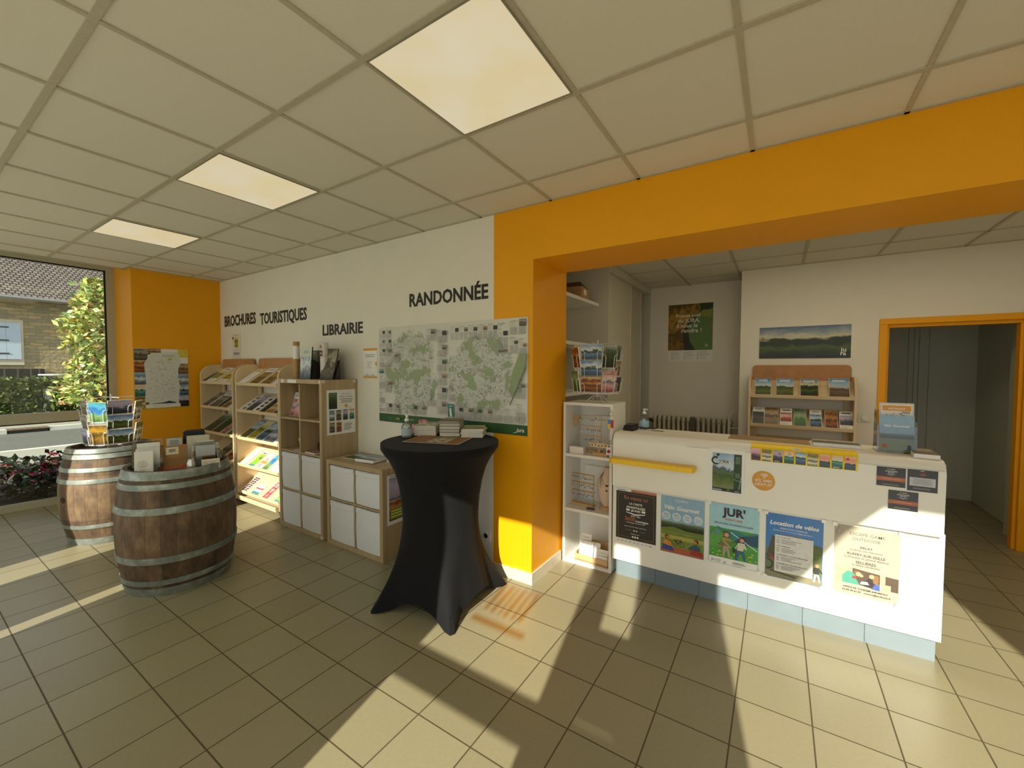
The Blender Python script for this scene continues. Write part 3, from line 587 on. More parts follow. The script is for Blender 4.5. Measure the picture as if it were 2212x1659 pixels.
row(-3.925, 0, [(.05, .15, .25, ('dots', 'x'), 'white brochure with scattered drawings and an orange strip'), (.28, .19, .297, ('top', 'autumn'), 'white topped brochure with dark brown field, left of two'), (.54, .19, .297, ('top', 'autumn'), 'white topped brochure with dark brown field, right of two'), (.78, .09, .21, ('text', 'x', '#9a9488'), 'narrow white leaflet at the right end')], 'top shelf of the ' + RA, 'brochures on the sunlit rack', 5)
row(-3.925, 1, [(.04, .13, .27, ('stamps', 'mosaic'), 'cream leaflet with a column of small dark photographs'), (.20, .14, .28, ('full', 'dusk'), 'lilac and brown evening landscape brochure'), (.36, .12, .25, ('stamps', 'night'), 'white leaflet with small black pictures'), (.50, .11, .28, ('full', 'night'), 'narrow black leaflet'), (.63, .14, .2, ('top', 'ochre'), 'white leaflet with an ochre picture'), (.79, .09, .21, ('top', 'stone'), 'small white leaflet at the right end')], 'second shelf of the ' + RA, 'brochures on the sunlit rack', 6)
row(-3.925, 2, [(.05, .15, .29, ('sky', 'field'), 'blue sky and field brochure at the left end'), (.22, .15, .285, ('sky', 'yellow'), 'grey sky and yellow field brochure'), (.385, .16, .285, ('sky', 'lake'), 'bright blue sky and dark hill brochure'), (.56, .22, .28, ('top', 'snow'), 'wide white brochure with a rocky river picture'), (.79, .09, .21, ('text', 'x', '#c9c4b8'), 'pale narrow leaflet at the right end')], 'third shelf of the ' + RA, 'brochures on the sunlit rack', 7)
row(-3.925, 3, [(.07, .095, .23, ('text', 'x', '#d9d4d0'), 'white leaflet with pale grey head at left end'), (.23, .105, .22, ('band', 'stone', '#7dc62a'), 'bright green leaflet'), (.40, .10, .21, ('multi', 'x'), 'white leaflet with an orange patch'), (.54, .10, .215, ('full', 'bluesea'), 'blue and green aerial view leaflet'), (.68, .10, .21, ('text', 'x', '#b8a880'), 'white leaflet with a dark frame'), (.80, .08, .2, ('text', 'x', '#3c3a38'), 'narrow white and black leaflet at the right end')], 'fourth shelf of the ' + RA, 'brochures on the sunlit rack', 8)
row(-3.925, 4, [(.05, .12, .21, ('grid', 'mosaic'), 'dark maroon leaflet with a mosaic of photos'), (.28, .14, .13, ('blocks', 'x'), 'small red, white and blue card'), (.54, .10, .21, ('red', 'x', '#b04048'), 'narrow red leaflet with white lettering'), (.77, .105, .15, ('band', 'bluesea', '#86cc48'), 'bright green card at the right end')], 'lowest shelf of the ' + RA, 'brochures on the sunlit rack', 9)

# ================================================================ cube shelves
def cubes(label, x0, x1, z1, zs, xm, y0=1.155, y1=1.53, trim=.038, thin=.017):
    t = thing('cube_shelf', label, 'shelf', ((x0+x1)/2, y0, 0)); hw = (x1-x0)/2; d = y1-y0; xm = xm-(x0+x1)/2
    for sx in (-hw, hw-trim): b = MB(); b.box(sx, 0, 0, sx+trim, d, z1, OAK); b.build('side_panel', t, bevel=.0015)
    b = MB(); b.box(-hw+trim, .0, z1-trim, hw-trim, d, z1, OAK); b.build('top_panel', t); b = MB(); b.box(-hw+trim, 0, 0, hw-trim, d, trim, OAK); b.build('bottom_panel', t)
    zz = [trim]+list(zs)+[z1-trim]
    for z in zs: b = MB(); b.box(-hw+trim, .004, z-thin/2, hw-trim, d, z+thin/2, OAK); b.build('shelf', t)
    for a, c in zip(zz[:-1], zz[1:]): b = MB(); b.box(xm-thin/2, .004, a+thin/2, xm+thin/2, d, c-thin/2, OAK); b.build('divider', t)
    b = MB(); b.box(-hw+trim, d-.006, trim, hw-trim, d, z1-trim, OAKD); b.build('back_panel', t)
    return t
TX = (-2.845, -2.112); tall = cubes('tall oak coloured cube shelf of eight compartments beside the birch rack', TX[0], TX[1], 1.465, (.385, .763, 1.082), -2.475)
for x, z in ((TX[1]-.02, 1.448), (TX[1]-.02, .022)):
    b = MB(); b.lathe([(.017, 0), (.015, .006), (0, .007)], mat('#d8cfb8', .5), 8); b.build('corner_cap', tall, loc=(x-(TX[0]+TX[1])/2, -.0005, z), rot=(R(90), 0, 0))
for z, y in ((1.448, 1.175), (1.448, 1.5)):
    b = MB(); b.lathe([(.017, 0), (.015, .006), (0, .007)], mat('#d8cfb8', .5), 8); b.build('corner_cap', tall, loc=(TX[1]-(TX[0]+TX[1])/2+.0003, y-1.155, z), rot=(0, R(90), 0))
b = MB()
for x0, x1 in ((-2.78, -2.74), (-2.67, -2.52)): b.box(x0, 1.1535, 1.43, x1, 1.1549, 1.462, PAPER)
for k in range(5): b.box(-2.77+.05*k+(.06 if k else 0), 1.153, 1.444, -2.755+.05*k+(.06 if k else 0), 1.1534, 1.45, GREYINK)
b.build('shelf_label', tall, loc=(-(TX[0]+TX[1])/2, -1.155, 0))
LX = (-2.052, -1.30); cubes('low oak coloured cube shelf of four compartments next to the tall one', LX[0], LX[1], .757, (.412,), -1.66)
BIN = mat('#dfe0e2', .75, var=.03, scale=90, bump=.15)
def bin_(x0, x1, z0, z1, label, lean=0):
    w = x1-x0; h = z1-z0; t = thing('storage_box', label, 'box', ((x0+x1)/2, 1.16+lean, z0), 0, 'white fabric storage boxes')
    rows = []; n = 8
    for k in range(n+1):
        z = h*k/n; bul = .006*math.sin(math.pi*k/n); rows.append([(-w/2, .006-bul, z), (-w/6, -bul*1.6, z), (w/6, -bul*1.4, z), (w/2, .006-bul, z), (w/2, .33, z), (-w/2, .33, z)])
    b = MB(); b.grid(rows, BIN, True); b.face(rows[0][::-1], BIN); b.face([(p[0], p[1], h-.01) for p in rows[-1]], BIN); b.build('body', t, smooth=False)
    b = MB(); r = []
    for f, z in ((0, h*.86), (.006, h*.87), (.005, h*.99), (0, h)): r.append([(-w/2, .004-f, z), (-w/6, -.006-f, z-.008), (w/6, -.004-f, z-.004), (w/2, .005-f, z+.003)])
    b.grid(r, BIN); b.build('folded_rim', t)
for (x0, x1, z0, z1, lab) in ((-2.80, -2.50, .395, .745, 'white fabric box, upper left of the four in the tall cube shelf'), (-2.452, -2.155, .395, .745, 'white fabric box, upper right of the four in the tall cube shelf'),
        (-2.80, -2.492, .04, .37, 'white fabric box, lower left of the four in the tall cube shelf'), (-2.46, -2.155, .04, .368, 'white fabric box, lower right of the four in the tall cube shelf'),
        (-2.0, -1.675, .425, .71, 'white fabric box, upper left of the four in the low cube shelf'), (-1.645, -1.343, .425, .712, 'white fabric box, upper right of the four in the low cube shelf'),
        (-2.005, -1.675, .04, .395, 'white fabric box, lower left of the four in the low cube shelf'), (-1.645, -1.343, .04, .395, 'white fabric box, lower right of the four in the low cube shelf')): bin_(x0, x1, z0, z1, lab)
# what stands in the open compartments
for k, (x, w, h, kind, lab) in enumerate(((-2.80, .10, .24, ('top', 'pink'), 'pink and white leaflet leaning at the left in the tall cube shelf'), (-2.70, .10, .25, ('full', 'pink'), 'pink booklet cover leaning in the middle of the top left compartment'), (-2.605, .095, .25, ('red', 'x', '#c08078'), 'rose red booklet leaning beside the divider of the tall cube shelf'))):
    s = cover(kind, w, h, .012, k+40); s.place('booklet', lab, 'booklet', (x, 1.25-.01*k, 1.092), (1, .12, 0), (0, .30, .95), 'booklets in the top left compartment')
def bottle(name, label, p, prof, m, parts, group=None, n=20):
    t = thing(name, label, 'bottle', p, 0, group); b = MB(); b.lathe(prof, m, n); b.build('body', t, smooth=True)
    for nm, pr, mm in parts: b = MB(); b.lathe(pr, mm, n, cap=False); b.build(nm, t, smooth=True)
    return t
bottle('wine_bottle', 'dark bottle with a white label in the top right compartment of the tall cube shelf', (-2.225, 1.25, 1.0925), [(.034, 0), (.037, .004), (.037, .15), (.03, .18), (.014, .205), (.0135, .245), (.0155, .247), (.0155, .26), (0, .26)], mat('#23180f', .12), [('label', [(.0374, .04), (.0378, .04), (.0378, .125), (.0374, .125)], mat('#e5e0d2', .6))])
t = thing('ceramic_cup', 'white conical cup beside the divider in the second row of the tall cube shelf', 'cup', (-2.535, 1.235, .7725)); b = MB(); b.lathe([(.026, 0), (.05, .12), (.046, .12), (.022, .008), (0, .008)], mat('#e8e6e2', .3), 20); b.build('body', t, smooth=True)
s = Sheet(.11, .07, PAPER); s.rows(.01, .01, .1, .06, 4, LIGHTINK); s.place('price_card', 'small white card lying in the second row of the tall cube shelf', 'card', (-2.62, 1.17, .7726), (1, .1, 0), (-.1, 1, 0))
t = thing('leather_strap', 'coiled dark leather strap in the second row, right compartment', 'strap', (-2.235, 1.25, .7725)); b = MB()
b.tube([(.06*math.cos(a*.5), .02*math.sin(a*.25), .062+.055*math.sin(a*.5)) for a in range(0, 27)], .009, mat('#3a2416', .5), 6); b.build('loop', t)
s = cover(('red', 'x', '#a85848'), .16, .1, .01, 3); s.place('booklet', 'red booklet lying flat in the second row, right compartment of the tall shelf', 'booklet', (-2.41, 1.17, .7725), (1, 0, 0), (0, 1, 0))
# on top of the tall shelf
CARD = mat('#b08a5c', .7, var=.08, scale=25); SLV = mat('#d5cdc2', .5)
t = thing('poster_tube', 'brown cardboard tube with a white label on the tall cube shelf', 'tube', (-2.762, 1.3, 1.465)); b = MB(); b.lathe([(.031, 0), (.031, .372), (.028, .374), (0, .372)], CARD, 20); b.build('tube', t, smooth=True); b = MB(); b.lathe([(.0314, .20), (.0317, .20), (.0317, .33), (.0314, .33)], PAPER, 20, cap=False); b.build('label', t, smooth=True)
t = thing('poster_tube', 'pale tube standing between the framed book display and the leaning print', 'tube', (-2.285, 1.3, 1.465)); b = MB(); b.lathe([(.036, 0), (.036, .345), (.033, .348), (0, .346)], SLV, 20); b.build('tube', t, smooth=True)
b = MB(); b.box(-.015, -.0385, .22, .02, -.036, .275, pic('mosaic', 8)); b.box(-.012, -.0385, .292, .012, -.036, .325, GREYINK); b.build('print', t)
t = thing('picture_book', 'dark framed picture board leaning against the wall behind the tall shelf items', 'board', (-2.525, 1.40, 1.465)); b = MB(); b.box(-.20, 0, 0, .2, .022, .285, mat('#33271c', .5)); b.box(-.192, -.002, .008, -.03, 0, .277, pic('forest', 5)); b.box(-.028, -.002, .008, .19, 0, .277, mat('#6a4526', .5)); b.build('board', t)
def display_stand(label, p, w, h, key, rz, tilt, top=False):
    t = thing('book_display', label, 'display', p, rz); s = Sheet(w, h, pic(key, 3.5, .35), .012, mat('#2b2a24', .4))
    if top: s.rect(0, h*.68, w, h, mat('#c9cec0', .5)); s.rows(w*.25, h*.8, w*.75, h*.88, 2, GREYINK, .4, .2, True)
    s.place('front', None, None, (-w/2, 0, 0), (1, 0, 0), (0, math.sin(tilt), math.cos(tilt)), parent=t)
    b = MB(); b.prism([(w/2-.01, .005, 0), (w/2-.01, h*math.sin(tilt)*.9, h*.6), (w/2-.01, .075, h*.52), (w/2-.01, .085, 0)], (.022, 0, 0), mat('#20201c', .4)); b.build('side_plate', t); b = MB(); b.prism([(-w/2, .012, 0), (-w/2, h*math.sin(tilt)*.9, h*.6), (-w/2, .075, h*.52), (-w/2, .085, 0)], (.012, 0, 0), mat('#20201c', .4)); b.build('side_plate', t)
display_stand('tall grey print of rocks with a pale top on the tall cube shelf', (-2.55, 1.27, 1.465), .165, .315, 'snow', R(4), R(5), True)
display_stand('glossy dark print in a black holder, right end of the tall shelf top', (-2.205, 1.27, 1.465), .15, .30, 'stone', R(14), R(16))
# poster on the tall shelf's side
s = Sheet(.30, .415, PAPER)
s.rect(.02, .24, .105, .39, pic('forest', 4)); s.rect(.02, .383, .105, .39, INK); s.text('CARTOGUIDES', .20, .37, GREYINK, h=.011, bold=.0); s.text('SPÉCIAL HAUTE SEILLE', .20, .345, INK, w=.14, bold=.015)
s.rows(.13, .288, .28, .335, 3, GREYINK, .4, .3, True); s.circ(.2, .262, .017, ORA); s.ring(.235, .262, .022, .024, 200, 350, GREYINK)
for k in range(4): s.rect(.024+.07*k, .13, .076+.07*k, .225, pic(('snow', 'stone', 'dusk', 'teal')[k], 4)); s.rect(.024+.07*k, .22, .076+.07*k, .225, INK)
for k in range(2): s.rect(.024+.07*k, .022, .076+.07*k, .115, pic(('stone', 'rust')[k], 4))
s.rows(.175, .03, .265, .1, 6, GREYINK, .35, .3)
s.place('poster', 'white poster of map guide covers on the side of the tall cube shelf', 'poster', (-2.1115, 1.205, .955), *WALLL)
# on the low shelf
s = cover(('full', 'field'), .30, .20, .004, 11); s.place('magazine', 'open magazine with green pictures on the low cube shelf', 'magazine', (-1.98, 1.27, .7575), (1, .05, 0), (-.05, 1, 0))
s = cover(('full', 'snow'), .21, .17, .024, 12); s.place('book', 'thick white edged book with a grey cover on the low cube shelf', 'book', (-1.74, 1.225, .7625), (1, .12, 0), (-.12, 1, 0))
t = thing('leaflet_holder', 'small clear holder with a white card at the right end of the low cube shelf', 'holder', (-1.46, 1.38, .757)); b = MB(); b.prism([(-.06, 0, 0), (-.06, .05, .11), (-.06, .053, .11), (-.06, .07, 0)], (.12, 0, 0), glassy()); b.build('holder', t); b = MB(); b.box(-.03, -.012, 0, .05, -.004, .055, PAPER); b.build('card', t)
s = Sheet(.30, .41, PAPER); s.rect(.02, .03, .28, .385, pic('dusk', 3)); s.rect(.02, .03, .28, .2, pic('rust', 3)); s.rect(.03, .04, .27, .13, mat('#7a8a24', .5)); s.rows(.04, .05, .25, .12, 3, mat('#d8d870', .5)); s.rows(.03, .39, .1, .405, 1, GREYINK)
s.place('poster', 'poster with a hill picture and green text box beside the low cube shelf', 'poster', (-1.2995, 1.20, .29), *WALLL)

# ================================================================ wall papers of the white wall
def mapsheet(w, h, seed, cx, cy, rx, ry, label, x0, brand):
    m, nt, bs_ = nodemat('printed_map'); uv = nt.nodes.new('ShaderNodeUVMap'); mp = nt.nodes.new('ShaderNodeMapping'); mp.inputs['Scale'].default_value = (w, h, 1); mp.inputs['Location'].default_value = (seed*3.1, seed, 0); nt.links.new(uv.outputs[0], mp.inputs[0])
    def nz(sc, det, ro=.6, di=0):
        n = nt.nodes.new('ShaderNodeTexNoise'); n.inputs['Scale'].default_value = sc; n.inputs['Detail'].default_value = det; n.inputs['Roughness'].default_value = ro; n.inputs['Distortion'].default_value = di; nt.links.new(mp.outputs[0], n.inputs['Vector']); return n.outputs['Fac']
    sp = nt.nodes.new('ShaderNodeSeparateXYZ'); nt.links.new(uv.outputs[0], sp.inputs[0])
    dx = math_n(nt, 'DIVIDE', math_n(nt, 'SUBTRACT', sp.outputs[0], cx), rx); dy = math_n(nt, 'DIVIDE', math_n(nt, 'SUBTRACT', sp.outputs[1], cy), ry)
    d = math_n(nt, 'SQRT', math_n(nt, 'ADD', math_n(nt, 'MULTIPLY', dx, dx), math_n(nt, 'MULTIPLY', dy, dy)))
    d = math_n(nt, 'ADD', d, math_n(nt, 'MULTIPLY', math_n(nt, 'SUBTRACT', nz(5, 4), .5), 1.1))
    rel = ramp(nt, [(.30, '#55544a'), (.40, '#8b8d7c'), (.47, '#b4b6aa'), (.56, '#cccdc6'), (.66, '#a6a99a'), (.78, '#6e6c5e')]); nt.links.new(nz(26, 8, .72, 1.6), rel.inputs[0])
    gm = math_n(nt, 'GREATER_THAN', nz(8, 4, .6), .535); mx = nt.nodes.new('ShaderNodeMix'); mx.data_type = 'RGBA'; nt.links.new(math_n(nt, 'MULTIPLY', gm, .85), mx.inputs['Factor']); nt.links.new(rel.outputs[0], mx.inputs['A']); mx.inputs['B'].default_value = lin('#8c9b72')
    inside = math_n(nt, 'MULTIPLY_ADD', d, -7.0); nt.nodes[-1].inputs[2].default_value = 7.0; nt.nodes[-1].use_clamp = True
    m2 = nt.nodes.new('ShaderNodeMix'); m2.data_type = 'RGBA'; nt.links.new(inside, m2.inputs['Factor']); m2.inputs['A'].default_value = lin('#d3d1c8'); nt.links.new(mx.outputs['Result'], m2.inputs['B'])
    nt.links.new(m2.outputs['Result'], bs_.inputs['Base Color']); bs_.inputs['Roughness'].default_value = .45
    s = Sheet(w, h, m, .0015); rr = random.Random(seed); TXT = mat('#a9a9a2', .6); LT = mat('#c0bfb8', .6)
    gh = .075 if seed == 1 else .078; s.rect(0, 0, w, gh, mat('#2f5a2c', .5)); s.rect(w*.62, .0, w*.78, gh, mat('#28502a', .5)); s.rect(w*.1, 0, w*.3, gh, mat('#2a5230', .5)); s.rows(w*.12, .02, w*.3, gh-.02, 3, mat('#4a7a4c', .5), .3, .3)
    def block(x, y, ww, hh, ph=None):
        s.rows(x, y, x+ww*.46, y+hh*.55, max(3, int(hh*60)), TXT, .55, .12); s.rows(x+ww*.54, y, x+ww, y+hh*.55, max(3, int(hh*60)), TXT, .55, .12)
        s.rows(x, y+hh*.62, x+ww*.6, y+hh, 3, LT, .35, .5); s.rect(x, y+hh*.985, x+ww*.7, y+hh, GREYINK)
        if ph: s.rect(x+ww*.58, y+hh*.6, x+ww*1.0, y+hh*.6+ww*.36, pic(ph, 6, .3))
    P = ['night', 'stone', 'forest', 'earth', 'night', 'stone']
    if seed == 1:
        for i in range(2):
            for j in range(3): block(.012+.085*i, .60-.0+.082*(2-j)*1.0, .075, .072, P[(i+j) % 6])
        block(.012, .50, .16, .085); s.rect(.012, .445, .07, .468, mat('#3a7080', .5)); s.text('Recom', .04, .475, INK, h=.014); block(.012, .3, .07, .12); block(.012, .17, .07, .1); block(.095, .27, .085, .12, 'rust'); block(.012, .09, .07, .06)
        for k in range(4): block(.10+.1*k+(.12 if k > 1 else 0), .088, .085, .085, P[k])
        for j in range(6): block(w-.115, .70-.117*j, .1, .105, P[j % 6])
        block(w-.235, .72, .1, .1, 'stone'); block(w-.235, .17, .1, .1); block(w*.23, .54, .09, .09, 'earth')
        s.rect(w*.30, .03, w*.355, .05, mat('#8a8420', .5))
        for k in range(6): s.circ(w*.47+.014*k, .042, .004, PAPER, 6)
    else:
        for k in range(5): block(.02+.095*k, .72, .085, .11, P[k % 6])
        block(.50-.01, .60, .09, .23, 'night'); block(.60, .74, .14, .1, 'stone'); block(.60, .60, .07, .12, 'forest'); block(.68, .56, .065, .15, 'earth'); s.text('Grand', .53, .615, INK, h=.018); s.circ(.575, .625, .008, mat('#a83028', .5), 8)
        s.rect(.0, .095, .06, .20, mat('#2f7a70', .5)); s.poly([(.022, .10), (.045, .095), (.033, .165), (.015, .17)], PAPER); s.rect(.01, .18, .05, .19, mat('#8ac0b8', .5)); block(.005, .22, .06, .11); block(.08, .18, .07, .07)
        for k in range(7): block(.075+.096*k, .088, .082, .1, P[k % 6] if k < 4 else None)
        block(w-.085, .27, .075, .14, 'stone'); block(w-.085, .10, .075, .13); s.line(w-.01, .50, w-.14, .22, .010, mat('#5f7048', .5)); s.poly([(w-.012, .50), (w-.0, .60), (w-.06, .60), (w-.12, .46), (w-.15, .33), (w-.12, .27)], mat('#8c9b72', .5))
        for k in range(3): s.circ(w*.42+.016*k, .04, .004, PAPER, 6)
        s.text('jura', w-.05, .03, PAPER, h=.03, bold=.012, shear=.3); s.line(w-.11, .018, w-.075, .03, .003, PAPER)
    return s.place('wall_map', label, 'map', (x0, 1.533 if seed == 1 else 1.5325, 1.082))
mapsheet(.862, .866, 1, .46, .52, .40, .44, 'left of two hiking wall maps, its relief area tall and narrow', -1.789, '')
mapsheet(.752, .864, 2, .44, .50, .50, .36, 'right of two hiking wall maps, overlapping the yellow pillar', -.929, '')
s = Sheet(.20, .282, PAPER); s.rect(0, .26, .2, .282, ORA); s.rect(0, 0, .2, .014, ORA); s.rows(.02, .195, .18, .23, 2, INK, .22, .2, True); s.ring(.195, .135, 0, .022, 90, 270, ORA)
for k in range(7): s.rect(.01+.026*k, .014, .018+.026*k, .026+.008*(k % 3), GREYINK)
s.rows(.06, .09, .13, .16, 4, LIGHTINK, .3)
s.place('poster', 'white poster with orange strips between the LIBRAIRIE letters and the wall map', 'poster', (-2.015, 1.533, 1.48), *WALLF)
s = Sheet(.23, .33, mat('#d9d6cc', .6)); s.rect(.02, .25, .05, .285, INK); s.rect(.075, .15, .17, .30, pic('yellow', 5)); s.rect(.07, .3, .18, .305, GREYINK); s.rows(.05, .105, .2, .13, 2, LIGHTINK, .3)
for k in range(4): s.rect(.05+.04*k, .05, .075+.04*k, .085, GREYINK)
s.rows(.12, .015, .2, .035, 2, LIGHTINK, .3); s.place('wall_sheet', 'small pale information sheet on the white wall under the BROCHURES letters', 'poster', (-4.68, 1.533, 1.69), *WALLF)
# map poster on the orange wall
s = Sheet(.525, .715, PAPER); w, h = .525, .715; NAVY = mat('#2a3a50', .5)
for k, key in enumerate(('stone', 'rust', 'snow', 'teal', 'autumn')): s.rect(0, h*(.8-.2*k)+.0, w*.24, h*(1-.2*k)-.004, pic(key, 4))
for k, key in enumerate(('earth', 'snow', 'lake', 'dusk')): s.rect(w*.80, h*(.57-.19*k), w, h*(.76-.19*k)-.004, pic(key, 4))
s.rect(w*.24, h*.9, w*.48, h, pic('earth', 4)); s.rect(w*.80, h*.86, w, h, mat('#d8c84a', .5)); s.poly([(w*.17, h*.1), (w*.80, h*.1), (w*.83, h*.35), (w*.78, h*.6), (w*.86, h*.78), (w*.80, h*.95), (w*.30, h*.93), (w*.17, h*.75), (w*.2, h*.45)], mat('#d8d9d2', .5))
def scrib(s, cx, cy, rx, ry, n, mt, seed):
    rr = random.Random(seed)
    for _ in range(n):
        a = rr.random()*6.28; r = math.sqrt(rr.random()); x = cx+rx*r*math.cos(a); y = cy+ry*r*math.sin(a); s.line(x, y, x+rr.uniform(-.025, .025), y+rr.uniform(-.02, .02)+.002, .0025, mt); s.z -= .00022
    s.z += .00022
scrib(s, w*.5, h*.48, w*.27, h*.35, 110, mat('#8c9478', .6), 3); scrib(s, w*.5, h*.45, w*.27, h*.33, 50, mat('#6e7264', .6), 4)
s.rows(w*.5, h*.86, w*.78, h*.9, 2, GREYINK, .3); s.poly([(w*.6, h*.80), (w*.7, h*.82), (w*.64, h*.86)], mat('#c8b840', .5)); s.poly([(w*.22, h*.07), (w*.5, h*.085), (w*.62, h*.11), (w*.75, h*.075), (w*.75, h*.065)], NAVY)
s.rect(0, 0, w, h*.06, PAPER); s.rows(w*.3, h*.015, w*.7, h*.045, 2, LIGHTINK, .3); s.rect(0, 0, w*.18, h*.1, pic('yellow', 4)); s.rect(w*.83, 0, w, h*.1, pic('night', 4))
s.place('poster', 'illustrated department map with photo edges pinned on the orange wall', 'poster', (-4.9985, .632, 1.085), *WALLL)
b = MB(); b.box(-4.9995, .70, 1.063, -4.9985, 1.15, 1.088, mat('#c9a81c', .5)); o = origin(b.build('yellow_sheet')); tag(o, 'yellow paper edge showing just below the map poster on the orange wall', 'paper')
# ================================================================ barrels
def oak_staves():
    m, nt, bs_ = nodemat('barrel_staves'); tc = nt.nodes.new('ShaderNodeTexCoord'); sp = nt.nodes.new('ShaderNodeSeparateXYZ'); nt.links.new(tc.outputs['Object'], sp.inputs[0])
    at = math_n(nt, 'ARCTAN2', sp.outputs[1], sp.outputs[0]); a = math_n(nt, 'MULTIPLY', at, 26/6.2832)
    fr = math_n(nt, 'FRACT', math_n(nt, 'ADD', a, 40.0)); gap = math_n(nt, 'LESS_THAN', math_n(nt, 'ABSOLUTE', math_n(nt, 'SUBTRACT', fr, .5)), .018)
    wn = nt.nodes.new('ShaderNodeTexWhiteNoise'); wn.noise_dimensions = '1D'; nt.links.new(math_n(nt, 'FLOOR', math_n(nt, 'ADD', a, 40.5)), wn.inputs['W'])
    mp = nt.nodes.new('ShaderNodeMapping'); mp.inputs['Scale'].default_value = (9, 9, 4); nt.links.new(tc.outputs['Object'], mp.inputs[0])
    n = nt.nodes.new('ShaderNodeTexNoise'); n.inputs['Scale'].default_value = 1.6; n.inputs['Detail'].default_value = 8; n.inputs['Roughness'].default_value = .65; nt.links.new(mp.outputs[0], n.inputs['Vector'])
    v = math_n(nt, 'ADD', math_n(nt, 'MULTIPLY', n.outputs['Fac'], .86), math_n(nt, 'MULTIPLY', wn.outputs['Value'], .17))
    # darker wood towards both heads
    zc = math_n(nt, 'ABSOLUTE', math_n(nt, 'SUBTRACT', sp.outputs[2], .425)); dk = math_n(nt, 'MULTIPLY', math_n(nt, 'GREATER_THAN', zc, .19), .10); v = math_n(nt, 'SUBTRACT', v, dk)
    r = ramp(nt, [(.22, '#30271b'), (.4, '#584532'), (.55, '#735b42'), (.75, '#8f7859')]); nt.links.new(v, r.inputs[0])
    mx = nt.nodes.new('ShaderNodeMix'); mx.data_type = 'RGBA'; nt.links.new(math_n(nt, 'MULTIPLY', gap, .8), mx.inputs['Factor']); nt.links.new(r.outputs[0], mx.inputs['A']); mx.inputs['B'].default_value = lin('#4d2c1c'); nt.links.new(mx.outputs['Result'], bs_.inputs['Base Color']); bs_.inputs['Roughness'].default_value = .7
    bp = nt.nodes.new('ShaderNodeBump'); bp.inputs['Strength'].default_value = .4; bp.inputs['Distance'].default_value = .004; nt.links.new(math_n(nt, 'SUBTRACT', n.outputs['Fac'], gap), bp.inputs['Height']); nt.links.new(bp.outputs[0], bs_.inputs['Normal']); return m
STAVE = oak_staves()
def galv():
    m, nt, bs_ = nodemat('hoop_metal'); tc = nt.nodes.new('ShaderNodeTexCoord'); n = nt.nodes.new('ShaderNodeTexNoise'); n.inputs['Scale'].default_value = 14; n.inputs['Detail'].default_value = 6; nt.links.new(tc.outputs['Object'], n.inputs['Vector'])
    r = ramp(nt, [(.3, '#767d77'), (.55, '#8f968f'), (.7, '#adb3ac')]); nt.links.new(n.outputs[0], r.inputs[0]); nt.links.new(r.outputs[0], bs_.inputs['Base Color']); bs_.inputs['Metallic'].default_value = .45; bs_.inputs['Roughness'].default_value = .48; return m
HOOP = galv()
def barrel(label, x, y, rh, rb, h, hoops, rz):
    t = thing('wine_barrel', label, 'barrel', (x, y, 0), rz, 'wine barrels used as display tables'); rad = lambda z: rh+(rb-rh)*(1-((z-h/2)/(h/2))**2)
    prof = [(rad(h*k/28)-.004, h*k/28) for k in range(29)]; b = MB(); b.lathe(prof+[(rh-.028, h), (rh-.03, h-.035)], STAVE, 52); b.build('staves', t, smooth=True)
    b = MB(); b.lathe([(rh-.029, h-.036), (0, h-.036)], wood('#4a3322', '#5f4630', .6, 3, 30, 3), 40); b.build('head', t)
    for z0, z1 in hoops:
        b = MB(); zm = (z0+z1)/2; b.lathe([(rad(z0)-.003, z0), (rad(z0)+.0035, z0+.001), (rad(zm)+.004, zm), (rad(z1)+.0035, z1-.001), (rad(z1)-.003, z1)], HOOP, 52, cap=False); b.build('hoop', t, smooth=True)
    b = MB(); b.lathe([(.024, 0), (.024, .004), (.02, .006), (0, .002)], mat('#241a12', .7), 16); a = R(-74) if rz else R(150)
    b.build('bung', t, loc=((rb-.003)*math.cos(a-rz), (rb-.003)*math.sin(a-rz), h*.49), rot=(0, R(90), a-rz)); return t
barrel('old oak barrel in front, loaded with leaflets and holders', -2.439, .196, .309, .364, .86, ((.803, .862), (.738, .778), (.575, .622), (.238, .285), (.08, .118), (-.0, .058)), 0)
barrel('rear oak barrel half in sunlight, carrying a wire postcard stand', -3.952, .171, .288, .355, .85, ((.813, .852), (.765, .805), (.655, .692), (.555, .595), (.155, .19), (-.0, .062)), R(20))

